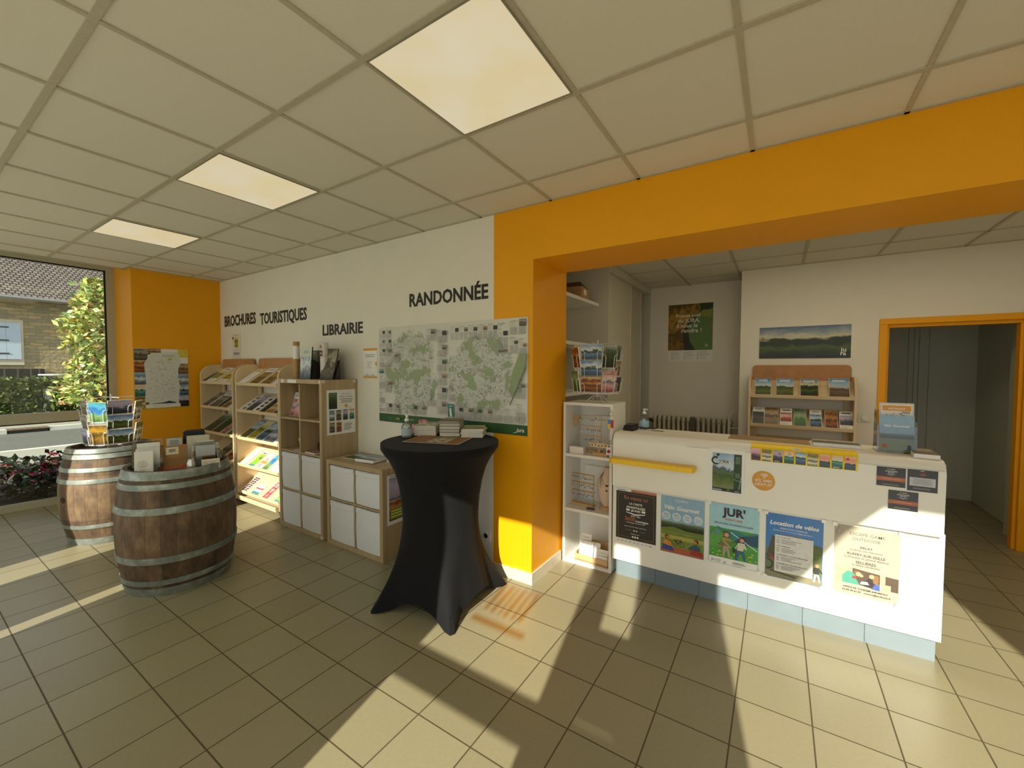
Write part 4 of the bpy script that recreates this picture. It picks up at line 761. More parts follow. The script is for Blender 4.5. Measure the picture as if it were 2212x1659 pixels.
# ================================================================ wire postcard stands
def spinner(label, x, y, z, zb, r, a0, cards, prefix, group, cs=1.0, foot=.10):
    """octagonal wire stand: landscape pockets on four sides, upright pockets on the corners"""
    t = thing('postcard_stand', label, 'postcard stand', (x, y, z)); H = .36*cs
    b = MB(); b.tube([(0, 0, .0+zb*.5), (0, 0, zb+H+.03)], .006, WIRE, 8); b.build('pole', t)
    b = MB()
    for k in range(4): a = a0+R(45+90*k); b.tube([(0, 0, zb*.75), (foot*.45*math.cos(a), foot*.45*math.sin(a), zb*.62), (foot*math.cos(a), foot*math.sin(a), .004)], .0035, WIRE, 6); b.lathe([(.0, -.0), (.007, .002), (.006, .008), (0, .009)], WHITE, 8, (foot*math.cos(a), foot*math.sin(a), 0))
    b.build('foot', t)
    b = MB(); ring = [a0+R(45*k) for k in range(8)]
    b.tube([(r*math.cos(a), r*math.sin(a), zb) for a in ring+ring[:1]], .0035, WIRE, 6)
    for a in ring[::2]: b.tube([(0, 0, zb), (r*math.cos(a), r*math.sin(a), zb)], .003, WIRE, 5)
    b.build('ring', t); b = MB()
    for a in ring[::2]: b.tube([(0, 0, zb+H), (r*.9*math.cos(a), r*.9*math.sin(a), zb+H)], .003, WIRE, 5)
    b.build('top_arm', t)
    rr = random.Random(len(label))
    for k in range(8):
        a = a0+R(45*k); land = k % 2 == 0; w, h = (.15*cs, .106*cs) if land else (.106*cs, .15*cs); n = 3 if land else 2; rad = r-.012 if land else r+.012
        c, s_ = math.cos(a), math.sin(a); ux = Vector((-s_, c, 0)); out = Vector((c, s_, 0))
        tilt = R(8); uy = (Vector((0, 0, 1))*math.cos(tilt)+out*math.sin(tilt)).normalized()
        for j in range(n):
            zz = zb+.012+(.118 if land else .178)*j*(1+(cs-1)*.7); base = out*(rad-.012)+Vector((0, 0, zz)); p0 = base-ux*w/2
            b = MB(); q = lambda u, v, d: base+ux*u+uy*v+out*d
            f = .016
            for sg in (-1, 1): b.tube([q(sg*w*.56, h*.62, -.002), q(sg*w*.5, h*.62, f), q(sg*w*.38, h*.60, f), q(sg*w*.31, h*.48, f), q(sg*w*.31, -.008, f), q(sg*w*.31, -.008, -.006)], .0022, WIRE, 5)
            b.tube([q(-w*.40, -.008, -.006), q(w*.40, -.008, -.006)], .0022, WIRE, 5)
            b.build('pocket', t)
            key = cards.get((k, j))
            if key is None: continue
            s = Sheet(w, h, PAPER, .006); s.rect(.001, .001, w-.001, h-.001, pic(key[0], 2.6, .26))
            if len(key) > 2: s.rows(w*.15, h*.8, w*.85, h*.9, 1, GREYINK)
            m4 = Matrix.Translation((x, y, z)) @ frame(p0+uy*.002, ux, uy)
            o = s.b.build('postcard'); o.matrix_world = m4; tag(o, key[1]+', '+prefix, 'postcard', group)
    return t
C1 = {(0, 2): ('lake', 'postcard of a lake and hills in the top front pocket'), (0, 1): ('lake', 'postcard of a green lakeside hill in the middle front pocket'), (0, 0): ('rust', 'postcard of an orange cave in the lowest front pocket'),
      (7, 1): ('rust', 'upright postcard of orange rock formations, upper left pocket'), (7, 0): ('green', 'upright postcard of a pale waterfall, lower left pocket'), (6, 1): ('snow', 'pale postcard seen edge on, middle left pocket'), (6, 0): ('snow', 'white edged card in the lowest far left pocket'), (6, 2): ('forest', 'dark card in the top far left pocket'),
      (1, 1): ('forest', 'upright dark green postcard, upper right corner pocket'), (1, 0): ('pink', 'upright pale pink card with printed title, lower right pocket', 1), (2, 2): ('forest', 'dark green river postcard, top of the right side'), (2, 1): ('earth', 'brown postcard in the middle of the right side'), (2, 0): ('night', 'postcard with pale snow on black, bottom of the right side')}
spinner('white wire postcard stand on top of the white open shelf by the yellow pillar', .105, 2.165, 1.305, .075, .175, R(-86), C1, 'stand by the pillar', 'postcards on the stand by the pillar', 1.1)
C2 = {(0, 2): ('dusk', 'postcard of a dark evening sky, top of the right side'), (0, 1): ('field', 'postcard of yellow fields, middle of the right side'), (0, 0): ('field', 'postcard of a rock arch under blue sky, bottom right side'), (7, 1): ('bluesea', 'upright postcard with a light blue figure, upper front pocket'), (7, 0): ('autumn', 'upright postcard of yellow flowers, lower front pocket'),
      (6, 2): ('stone', 'grey postcard back, top of the left side'), (6, 1): ('stone', 'grey postcard, middle of the left side'), (6, 0): ('dusk', 'crumpled violet grey postcard, bottom of the left side'), (1, 1): ('cream', 'pale card seen from the edge, upper right corner'), (1, 0): ('cream', 'pale card seen from the edge, lower right corner')}
spinner('white wire postcard stand on the rear barrel in front of the window', -3.90, .17, .815, .055, .185, R(7), C2, 'rear barrel stand', 'postcards on the rear barrel stand', 1.18)

# ================================================================ things on the front barrel
BZ = .8245
rt, tw = Vector((.31, .95, 0)), Vector((.95, -.31, 0)); BC = Vector((-2.439, .196, BZ)); RZB = math.atan2(.95, .31)
def bp(r, c, z=0): return BC+rt*r+tw*c+Vector((0, 0, z))
ACR = glassy('#e6e9e6', .05, .08)
def acrylic(label, p, w, d, h, rz, content=None, cap=None, group=None, low=.45):
    """clear leaflet dispenser: tall sloping back, low front, card inside"""
    t = thing('leaflet_holder', label, 'holder', p, rz, group); b = MB(); th = .003
    side = [(0, 0), (0, h*low), (d*.35, h*.62), (d*.75, h), (d, h), (d, 0)]
    for sx in (-w/2, w/2-th): b.prism([(sx, y, z) for y, z in side], (th, 0, 0), ACR)
    b.box(-w/2, 0, 0, w/2, th, h*low, ACR); b.box(-w/2, d-th, 0, w/2, d, h, ACR); b.box(-w/2, 0, 0, w/2, d, th, ACR); b.build('holder', t)
    for (x0, x1, y, z0, z1, mt, nm) in content or (): b = MB(); b.box(x0, y, z0, x1, y+.012, z1, mt); b.build(nm, t)
    return t
acrylic('clear holder with a stack of white folded cards at the left of the front barrel', bp(-.165, .115), .165, .13, .225, RZB, [(-.065, .065, .04, .004, .17, PAPER, 'card'), (-.06, .065, .08, .004, .205, PAPER, 'card')])
s = Sheet(.10, .165, PAPER); s.ring(.042, .075, .024, .026, 0, 360, GREYINK, 24); s.ring(.042, .075, .017, .0185, 0, 360, GREYINK, 20); s.rows(.03, .06, .055, .09, 3, GREYINK, .3); s.rows(.03, .02, .06, .04, 2, LIGHTINK)
s.place('leaflet', 'white card with a round drawing standing in front of the clear holder on the barrel', 'leaflet', bp(-.235, .155), rt, (tw*-.25+Vector((0, 0, .97))))
t = thing('kraft_pouch', 'brown kraft paper pouch with a cream label in the middle of the front barrel', 'pouch', bp(-.03, .04), RZB); KR = mat('#9a7448', .8, var=.12, scale=18)
b = MB(); b.grid([[(-.085, -.035, 0), (.0, -.042, 0), (.085, -.035, 0), (.085, .035, 0), (-.085, .035, 0)], [(-.085, -.03, .09), (0, -.038, .09), (.085, -.03, .09), (.085, .03, .09), (-.085, .03, .09)], [(-.087, -.006, .165), (0, -.008, .17), (.087, -.006, .175), (.087, .006, .175), (-.087, .006, .165)]], KR, True); b.face([(-.087, -.006, .165), (.087, -.006, .175), (.087, .006, .175), (-.087, .006, .165)], KR); b.build('pouch', t)
b = MB(); b.prism([(-.038, -.031, .11), (.037, -.031, .112), (.035, -.015, .163), (-.036, -.015, .161)], (0, -.002, 0), mat('#d6c8a6', .6)); b.prism([(-.02, -.029, .13), (.018, -.029, .132), (.016, -.022, .15), (-.02, -.022, .148)], (0, -.0025, 0), GREYINK); b.build('label', t)
s = Sheet(.19, .08, mat('#a2461f', .5)); s.rect(.01, .05, .18, .075, mat('#8a3a1a', .5)); s.rows(.02, .015, .15, .04, 2, mat('#c8744a', .5), .4, .3); s.place('leaflet', 'rust red leaflet lying against the kraft pouch on the front barrel', 'leaflet', bp(-.115, .10, .003), rt, (tw*-.8+Vector((0, 0, .75))))
s = Sheet(.2, .14, PAPER); s.rows(.02, .02, .18, .12, 6, LIGHTINK, .4); s.border(.0, 0, .2, .14, .012, mat('#c8b070', .5)); s.place('leaflet', 'white sheet with a pen lying at the front rim of the barrel', 'leaflet', bp(-.07, .255, .002), (.42, .9, 0), (-.9, .42, 0))
b = MB(); p, q = bp(-.12, .262, .010), bp(-.02, .272, .010); b.tube([p, p.lerp(q, .1), p.lerp(q, .9), q], [.002, .0045, .0045, .002], WHITE, 8); o = b.build('pen'); tag(origin(o), 'white pen lying on the sheet at the front barrel rim', 'pen')
t = thing('glass_jar', 'small shiny glass jar between the kraft pouch and the leaflets on the front barrel', 'jar', bp(.075, .16)); b = MB(); b.lathe([(.022, 0), (.028, .006), (.028, .055), (.022, .066), (.022, .078), (0, .078)], mat('#d8d8d4', .08, .6), 20); b.build('body', t, smooth=True)
def counter_box(label, p, w, d, h, rz, mt, plate):
    t = thing('card_box', label, 'box', p, rz); b = MB(); b.box(-w/2, 0, 0, w/2, d, h, mt); b.build('box', t, bevel=.004)
    b = MB(); b.box(-w/2-.002, -.006, h-.055, w/2+.002, 0, h+.004, plate); o = b.build('front_plate', t); s = MB()
    for k in range(3): s.box(-w*.3, -.0075, h-.04+.012*k, w*.3, -.006, h-.036+.012*k, GREYINK if k != 1 else mat('#b06868', .5))
    s.build('print', o)
counter_box('dark box with a pale blue front plate at the back left of the front barrel', bp(-.085, -.14), .10, .08, .135, RZB, mat('#3c4448', .4), mat('#b8c8dc', .5))
counter_box('grey green box with a white printed front plate behind the kraft pouch', bp(-.02, -.20), .09, .09, .19, RZB, mat('#6a7468', .4), mat('#d8dedc', .5))
t = thing('display_case', 'black hard case standing at the back of the front barrel', 'case', bp(.105, -.225), RZB); b = MB(); pts = [(-.07, 0, 0), (.07, 0, 0), (.07, 0, .235), (.063, 0, .245), (-.06, 0, .24), (-.07, 0, .23)]; b.prism(pts, (0, .07, 0), BLACK); b.build('case', t, bevel=.006)
s = Sheet(.145, .225, mat('#d5ceba', .6)); s.border(.0, 0, .145, .225, .004, LIGHTINK); s.place('leaflet', 'tall cream card leaning in front of the black case on the barrel', 'leaflet', bp(.055, -.05), rt, (tw*-.3+Vector((0, 0, .95))))
s = cover(('top', 'ochre'), .095, .15, .004, 5); s.place('leaflet', 'leaflet with an ochre picture leaning right of the cream card on the barrel', 'leaflet', bp(.085, .02), rt, (tw*-.35+Vector((0, 0, .94))))
acrylic('clear rounded holder with grey, green and red leaflets at the right of the front barrel', bp(.165, .09), .14, .10, .175, RZB, [(-.06, .06, .03, .004, .155, mat('#b9bcc0', .5), 'leaflet'), (-.02, .055, .015, .004, .075, pic('rust', 4), 'leaflet')])
s = cover(('text', 'x', '#c8c2b0'), .10, .16, .003, 6); s.place('leaflet', 'cream leaflet with a faint print standing at the back of the clear rounded holder', 'leaflet', bp(.125, -.02, .02), rt, (tw*-.2+Vector((0, 0, .97))))
s = Sheet(.11, .075, mat('#d9d2bc', .6)); s.rows(.01, .02, .1, .06, 3, LIGHTINK); s.place('card', 'cream folded card at the front right rim of the front barrel', 'card', bp(.135, .215, .002), rt, (tw*-.5+Vector((0, 0, .86))))
def gel(label, p, s_=1.0, fill='#b9d2d8', lab='#9fc3d8', clear='#d9dfdc'):
    k = s_; t = thing('hand_gel_bottle', label, 'bottle', p)
    b = MB(); b.lathe([(.032*k, 0), (.036*k, .004*k), (.036*k, .075*k), (.033*k, .09*k), (.014*k, .112*k), (.013*k, .12*k), (0, .12*k)], glassy(clear, .5, .05), 24); b.build('body', t, smooth=True)
    b = MB(); b.lathe([(.033*k, .003*k), (.0335*k, .06*k), (0, .06*k)], mat(fill, .2), 24); b.build('gel', t, smooth=True)
    if lab: b = MB(); b.lathe([(.0364*k, .018*k), (.0367*k, .018*k), (.0367*k, .066*k), (.0364*k, .066*k)], mat(lab, .4), 24, cap=False); b.build('label', t, smooth=True)
    b = MB(); b.lathe([(.015*k, .118*k), (.015*k, .134*k), (.007*k, .137*k), (.006*k, .15*k), (.011*k, .152*k), (.011*k, .16*k), (0, .162*k)], WHITE, 16); b.tube([(0, 0, .156*k), (.02*k, -.012*k, .157*k), (.03*k, -.018*k, .150*k)], .005*k, WHITE, 8); b.build('pump', t, smooth=True)
    return t
gel('clear gel bottle with white pump at the right end of the front barrel', bp(.242, -.0), 1.0, '#c4c8c0', None)

# ================================================================ high table with a black stretch cover
def high_table():
    t = thing('high_table', 'tall round table under a black stretch cover with pointed feet', 'table', (-.605, 1.08, 0)); M_, RW = 96, 30; ZT = 1.075
    prof = [(0.0, .398), (.03, .400), (.055, .385), (.10, .350), (.17, .312), (.26, .285), (.37, .266), (.48, .258), (.58, .258), (.66, .262), (.74, .272), (.82, .288), (.89, .305), (.95, .322), (1.0, .335)]
    def pr(s):
        for (a, x), (c, y) in zip(prof[:-1], prof[1:]):
            if s <= c: u = (s-a)/(c-a); return x+(y-x)*u
        return prof[-1][1]
    FT = [math.radians(a) for a in (-118, -40, 50, 140)]
    def lobe(a): return max(0, max(math.cos(min(math.pi/2, abs((a-f+math.pi) % (2*math.pi)-math.pi)*2)) for f in FT))
    rows = []
    for i in range(RW+1):
        s = i/RW; row = []
        for j in range(M_):
            a = 2*math.pi*j/M_; L = lobe(a); hem = .10*(1-L**3.5); ztop = ZT; z = ztop-(ztop-hem)*s
            k = max(0, (s-.50)/.50); sharp = L**(1.2+20*k*k); r = pr(s)+(.48-.335)*k**1.7*sharp+(-.012)*k*(1-L)
            row.append((r*math.cos(a), r*math.sin(a), z))
        rows.append(row)
    CL = mat('#19191a', .8, var=.1, scale=300, spec=.12); m = CL; bsdf = m.node_tree.nodes['Principled BSDF']; bsdf.inputs['Sheen Weight'].default_value = .06; bsdf.inputs['Sheen Roughness'].default_value = .4
    top = [[(f*.398*math.cos(2*math.pi*j/M_), f*.398*math.sin(2*math.pi*j/M_), ZT+.006*(1-f)) for j in range(M_)] for f in (.02, .5, .97)]
    b = MB(); b.grid(top+rows, CL, True); b.face(top[0][::-1], CL); b.build('stretch_cover', t, smooth=True)
    b = MB(); b.tube([(0, 0, .02), (0, 0, 1.04)], .03, STEEL, 12); b.lathe([(.38, 1.03), (.38, 1.06), (0, 1.06)], mat('#c8c4ba', .5), 32); b.build('pole', t)
    for f in FT: b = MB(); b.tube([(0, 0, .06), (.30*math.cos(f), .30*math.sin(f), .045), (.43*math.cos(f), .43*math.sin(f), .012)], .012, STEEL, 8); b.build('leg', t)
high_table()
TZ = 1.082
def stack(label, p, rz, w, d, n, th, jit, cols, top=None, group=None, name='booklet_stack'):
    """pile of booklets: every booklet is its own thing, the label says where in the pile"""
    rr = random.Random(int(w*1000)+n); z = p[2]
    ords = ['lowest', 'second', 'third', 'fourth', 'fifth', 'sixth', 'seventh', 'eighth', 'ninth', 'tenth', 'eleventh', 'twelfth']
    for k in range(n):
        h = th*(.8+.4*rr.random()); c = cols[k % len(cols)]; s = Sheet(w, d, top if (top and k == n-1) else mat(c[1], .5), h, mat(c[0], .6)); a = rz+rr.uniform(-jit, jit); q = (p[0]+rr.uniform(-jit, jit)*.06, p[1]+rr.uniform(-jit, jit)*.06, z)
        if k == n-1 and top: s.rows(w*.15, d*.7, w*.7, d*.85, 2, GREYINK)
        s.place('booklet', ('topmost' if k == n-1 else ords[k]+' from the bottom' if k else 'bottom')+' booklet of '+label, 'booklet', q, (math.cos(a), math.sin(a), 0), (-math.sin(a), math.cos(a), 0), group); z += h+.0008
W1 = ('#dcd6c6', '#cfc8b4'); G1 = ('#a39a86', '#5a5444'); W2 = ('#e2ddd2', '#d8d2c2'); RZT = R(30)
stack('the left white pile on the black table', (-.885, 1.10, TZ), RZT, .16, .24, 5, .0145, .04, [W1, W2], pic('cream', 4), 'left booklet pile on the black table')
stack('the grey brown middle pile on the black table', (-.715, 1.185, TZ), RZT, .145, .21, 10, .0102, .05, [W2, W1, G1, W1, G1, W2, G1, W1, G1, G1], pic('earth', 4), 'middle booklet pile on the black table')
stack('the right white pile on the black table', (-.545, 1.225, TZ), RZT, .155, .20, 5, .0118, .06, [W2, W2, W1], pic('yellow', 5), 'right booklet pile on the black table')
gel('round clear gel bottle with white pump at the left edge of the black table', (-.868, 1.015, TZ), 1.0, '#c3d0cc', '#a9b8c4')
s = Sheet(.40, .285, mat('#d8d0c0', .4), .001); s.rect(.005, .005, .395, .28, mat('#8a5a22', .55)); s.rect(.16, .03, .30, .25, pic('cream', 3, .5)); scrib(s, .2, .14, .17, .11, 60, mat('#8a5420', .4), 8); scrib(s, .22, .14, .09, .10, 50, mat('#d8cba8', .4), 9); s.rect(.13, .22, .2, .27, mat('#8a5a14', .4)); s.rect(.30, .2, .34, .26, mat('#8a5a14', .4))
s.place('place_mat', 'glossy orange brown map sheet lying on the front of the black table', 'mat', (-.757, .868, TZ+.0006), (math.cos(R(19)), math.sin(R(19)), 0), (-math.sin(R(19)), math.cos(R(19)), 0))
for k, (x, y, w, h, key, lab) in enumerate(((-.955, 1.13, .08, .075, 'pink', 'small pink and blue leaflet standing behind the gel bottle on the black table'), (-.915, 1.17, .06, .11, 'red', 'tall red card standing behind the gel bottle on the black table'))):
    s = Sheet(w, h, pic(key, 5), .004); s.place('leaflet', lab, 'leaflet', (x, y, TZ), (math.cos(RZT), math.sin(RZT), 0), (-.12, .2, .97))
s = Sheet(.07, .05, mat('#c05a34', .5), .003); s.place('leaflet', 'orange card lying at the left rim of the black table', 'leaflet', (-.945, 1.03, TZ+.0005), (.86, .5, 0), (-.5, .86, .3))
# ================================================================ white open shelf with jewellery
SHW = mat('#e9e7df', .45, var=.015, scale=8)
t = thing('open_shelf', 'narrow white open shelf of three compartments between the yellow pillar and the counter', 'shelf', (.088, 2.0, 0)); hw = .206
for sx in (-hw, hw-.022): b = MB(); b.box(sx, 0, 0, sx+.022, .31, 1.305, SHW); b.build('side_panel', t, bevel=.002)
for z, nm in ((0, 'bottom_panel'), (.425, 'shelf'), (.868, 'shelf'), (1.283, 'top_panel')): b = MB(); b.box(-hw+.022, .002, z, hw-.022, .31, z+.022, SHW); b.build(nm, t)
b = MB(); b.box(-hw+.022, .302, .02, hw-.022, .31, 1.285, SHW); b.build('back_panel', t)
GOLD = mat('#c9a050', .3, .8); LWOOD = wood('#c9a06a', '#d8b482', .5, 3, 20, 20); PEN = mat('#6a5c48', .4, .3)
def tree(label, x, y, z, w, h, wire, base, tiers, rz=0, seed=1):
    t = thing('earring_stand', label, 'jewellery stand', (x, y, z), rz); b = MB(); b.box(-w/2*1.02, -.03, 0, w/2*1.02, .03, .018, base); b.build('base', t, bevel=.002); b = MB()
    for sx in (-w/2, w/2): b.tube([(sx, 0, .018), (sx, 0, h)], .0028, wire, 6)
    for k in range(tiers): zz = h-k*(h-.05)/tiers; b.box(-w/2-.003, -.004, zz-.006, w/2+.003, .004, zz, wire)
    b.build('frame', t); rr = random.Random(seed)
    for k in range(tiers):
        zz = h-k*(h-.05)/tiers-.006; n = int(w/.017)
        for j in range(n):
            xx = -w/2+.01+(w-.02)*j/(n-1); b = MB(); l = .012+.018*rr.random(); b.tube([(xx, -.005, zz), (xx, -.006, zz-l)], .0011, GOLD, 4); b.lathe([(0, zz-l-.012), (.0045+.002*rr.random(), zz-l-.006), (.002, zz-l), (0, zz-l)], rr.choice([PEN, GOLD, mat('#3a2c22', .4), mat('#c9c2b4', .3), mat('#9a4a4a', .4)]), 6, (xx, -.006, 0)); b.build('earring', t)
    return t
def plaque(label, x, y, z, w, h, lines, tl, group=None):
    s = Sheet(w, h, PAPER, .004)
    for tx, cx, yy, ww in lines: s.text(tx, cx*w, yy*h, GREYINK, w=ww*w, bold=.0, shear=.25)
    s.ring(w*.5, h*.35, w*.16, w*.17, 20, 330, LIGHTINK); return s.place('sign_card', label, 'card', (x-w/2, y, z), (1, 0, 0), (0, math.sin(tl), math.cos(tl)), group)
plaque('large white card with handwriting at the back of the top compartment', .115, 2.26, .891, .145, .29, [('Atelier', .5, .86, .5)], R(4))
tree('wooden earring rack crowded with dark earrings in the top compartment', .045, 2.17, .8905, .20, .30, LWOOD, LWOOD, 3, R(-6), 3)
b = MB(); b.prism([(-.022, 0, -.05), (.0, 0, -.055), (.006, 0, -.02), (.022, 0, 0), (.012, 0, .05), (-.02, 0, .055), (-.03, 0, .02), (-.018, 0, 0)], (0, .006, 0), wood('#b08a58', '#c29c68', .5, 3, 20, 20)); o = b.build('wooden_butterfly', loc=(-.066, 2.135, 1.125+.02)); tag(o, 'pale wooden butterfly ornament at the left end of the wooden earring rack', 'ornament')
t = thing('earring_bar', 'low wooden bar of earrings at the front of the top compartment', 'jewellery stand', (.165, 2.075, .8905)); b = MB(); b.box(-.05, -.022, 0, .07, .022, .02, LWOOD); b.build('base', t); b = MB(); b.box(-.012, -.004, .02, .002, .004, .05, LWOOD); b.build('post', t); b = MB(); b.prism([(-.10, -.006, .065), (.10, -.006, .055), (.105, -.006, .085), (.05, -.006, .098), (-.09, -.006, .092)], (0, .012, 0), wood('#d8b890', '#e2c6a0', .5, 3, 20, 20)); b.build('bar', t)
for k in range(7): b = MB(); b.lathe([(0, 0), (.005, .006), (.002, .014), (0, .014)], PEN, 6, (-.085+.027*k, -.012, .068+.003*(k % 3))); b.build('earring', t)
b = MB(); b.box(-.06, -.02, 0, .06, .03, .055, SHW); o = b.build('gift_box', loc=(-.015, 2.05, .8905)); tag(o, 'small white box at the left front of the top compartment', 'box')
t = thing('necklace_board', 'tall wooden board hung with necklaces at the right of the top compartment', 'jewellery stand', (.235, 2.16, .8905), R(8)); b = MB(); b.prism([(-.03, 0, 0), (.03, 0, 0), (.028, .05, .28), (-.012, .05, .30)], (0, .008, 0), LWOOD); b.build('board', t)
for k in range(4): b = MB(); x = -.02+.013*k; b.tube([(x, .035-.012*k*0, .26), (x-.008, .0, .16-.02*(k % 2)), (x-.003, -.006, .10), (x+.004, -.004, .13), (x+.008, .03, .25)], .0012, PEN if k % 2 else GOLD, 4); b.build('necklace', t)
t = thing('key_ring', 'key ring with coloured tags hanging on the front edge of the white open shelf', 'key ring', (.283, 1.992, 1.262)); RG = mat('#8a8478', .3, .8)
b = MB(); b.tube([(.016*math.cos(a*.4), -.002, -.03+.016*math.sin(a*.4)) for a in range(17)], .0018, RG, 6); b.build('ring', t); b = MB(); b.tube([(0, -.002, -.014), (-.005, -.002, .0), (.0, -.002, .006)], .0015, RG, 5); b.build('hook', t); b = MB(); b.tube([(0, -.002, -.046), (0, -.004, -.27)], .0025, WHITE, 6); b.build('strap', t)
for x0, x1, z0, z1, c, nm in ((-.022, 0, -.105, -.075, '#3a86b8', 'tag'), (.001, .022, -.135, -.075, '#b02a3a', 'tag'), (-.022, 0, -.14, -.108, '#e0c030', 'tag'), (-.032, .014, -.345, -.285, '#e4e0d8', 'tag')): b = MB(); b.box(x0, -.007, z0, x1, -.003, z1, mat(c, .4)); b.build(nm, t)
b = MB(); b.lathe([(0, 0), (.013, .004), (.013, .008), (0, .012)], mat('#a02432', .4), 12); b.build('charm', t, loc=(-.01, -.007, -.315), rot=(R(90), 0, 0))
b = MB(); b.tube([(.012*math.cos(a*.4), -.004, -.245+.012*math.sin(a*.4)) for a in range(17)], .0018, RG, 6); b.build('split_ring', t)
tree('gold wire earring stand on a wooden base in the middle compartment', -.0, 2.13, .4475, .205, .26, GOLD, LWOOD, 3, R(-5), 9)
t = thing('necklace_bust', 'cream necklace bust with dark necklaces in the middle compartment', 'jewellery bust', (.205, 2.14, .4475), R(10)); BUST = mat('#dcc4ac', .8, bump=.1, scale=200); b = MB(); rows = []
for z, w, d in ((0.03, .03, .03), (.06, .055, .03), (.12, .072, .035), (.19, .078, .04), (.245, .066, .042), (.285, .036, .036), (.325, .027, .03), (.335, .0, .0)): rows.append([(w*math.cos(2*math.pi*j/20), d*math.sin(2*math.pi*j/20)+(.05*(z/.33)), z) for j in range(20)])
b.grid(rows, BUST, True); b.build('bust', t, smooth=True); b = MB(); b.lathe([(.055, 0), (.055, .02), (.02, .032), (0, .034)], LWOOD, 20); b.build('base', t)
for w, z0, z1, nm in ((.05, .29, .15, 'necklace'), (.042, .29, .19, 'necklace'), (.056, .285, .10, 'necklace')):
    b = MB(); b.tube([(-.034, .02, z0)]+[(-w*math.cos(a*math.pi/8), -.012+.012*math.cos(a*math.pi/8)**2-.0, z1+(z0-z1)*.8*(1-math.sin(a*math.pi/8))) for a in range(0, 9)]+[(.034, .02, z0)], .0016, PEN, 5); b.lathe([(0, -.012), (.011, -.004), (.008, .006), (0, .008)], mat('#2a221c', .4), 8, (0, -.008, z1)); b.build(nm, t)
plaque('tall white card standing at the back of the middle compartment', .055, 2.285, .447, .20, .30, [], R(1))
b = MB(); b.prism([(-.03, 0, 0), (.03, .004, 0), (.034, .02, 0), (0, .03, 0), (-.026, .014, 0)], (0, 0, .012), mat('#4a4640', .5)); o = b.build('brooch', loc=(.10, 2.045, .4475)); tag(o, 'small dark brooch lying at the front of the middle compartment', 'brooch')
t = thing('wooden_tray', 'shallow wooden tray in the bottom compartment holding white cards', 'tray', (.115, 2.11, .0222), R(-2)); b = MB(); b.box(-.135, -.08, 0, .145, .08, .012, LWOOD); b.build('base', t)
for q in ((-.135, -.08, .145, -.07, .05), (-.135, .07, .145, .08, .13), (-.135, -.07, -.125, .07, .06), (.135, -.07, .145, .07, .06)): b = MB(); b.box(q[0], q[1], .0, q[2], q[3], q[4], LWOOD); b.build('rim', t)
plaque('white card with handwriting and a round drawing at the front left of the wooden tray', .06, 2.062, .036, .12, .135, [('Mandajoti', .5, .82, .85)], R(14))
plaque('taller white card with handwriting behind the front one in the wooden tray', .045, 2.10, .036, .085, .18, [('Mandajoti', .5, .84, .8)], R(9))
plaque('white card partly hidden behind the first in the wooden tray', .13, 2.095, .036, .075, .13, [], R(10))
plaque('small white card with a printed line at the right of the wooden tray', .20, 2.06, .036, .085, .10, [('Créations', .5, .7, .75)], R(16))
plaque('low white card at the front right corner of the wooden tray', .205, 2.042, .036, .085, .055, [], R(18))

# ================================================================ reception counter
CW = mat('#efece0', .42, var=.012, scale=5); PLIN = mat('#75838a', .3, var=.05, scale=10)
t = thing('reception_counter', 'long white reception counter with rounded front edge and grey plinth', 'counter', (1.20, 1.98, 0)); ox = 1.20
b = MB(); b.box(.31-ox, 0, .135, 2.093-ox, .022, .712, CW); b.build('front_panel', t, bevel=.002)
b = MB(); prof = [(-.040, .705), (-.040, 1.035)]
for k in range(9): a = k/8*math.pi/2; prof.append((-.040+.065*(1-math.cos(a)), 1.035+.065*math.sin(a)))
prof += [(.36, 1.10), (.36, 1.075), (.03, 1.075), (-.015, 1.03), (-.015, .705)]
b.prism([(.318-ox, y, z) for y, z in prof], (2.078-.318, 0, 0), CW); b.build('curved_top_panel', t, bevel=.003)
b = MB(); b.box(.83-ox, -.0415, 1.048, 2.07-ox, -.0395, 1.054, mat('#d2cdbd', .5)); b.build('seam', t)
for k in range(6): b = MB(); x0 = .325-ox+k*.2935; b.box(x0, .05, 0, x0+.2915, .065, .138, PLIN); b.build('plinth_tile', t)
b = MB(); b.box(2.07-ox, .022, .138, 2.09-ox, .36, 1.075, CW); b.build('end_panel', t); b = MB(); b.box(.32-ox, .065, 0, .34-ox, .34, 1.075, CW); b.build('end_panel', t); b = MB(); b.box(2.072-ox, .0655, 0, 2.086-ox, .36, .138, PLIN); b.build('plinth_tile', t); b = MB(); b.box(.34-ox, .34, 0, 2.07-ox, .36, 1.075, CW); b.build('back_panel', t)
# yellow ledge
b = MB(); r = .03; pts = [(.32, 1.938), (.895, 1.938), (.895, 1.87)]+[(.895-r+r*math.cos(R(a)), 1.866-r*math.sin(R(a))+.0) for a in (0, 30, 60, 90)]+[(.32+r-r*math.sin(R(a)), 1.836+r-r*math.cos(R(a))) for a in (0, 30, 60, 90)]
b.prism([(x, y, .895) for x, y in pts], (0, 0, .032), mat('#f5c60c', .4)); o = origin(b.build('ledge', bevel=.003)); tag(o, 'yellow rounded ledge fixed to the upper left of the counter front', 'shelf')

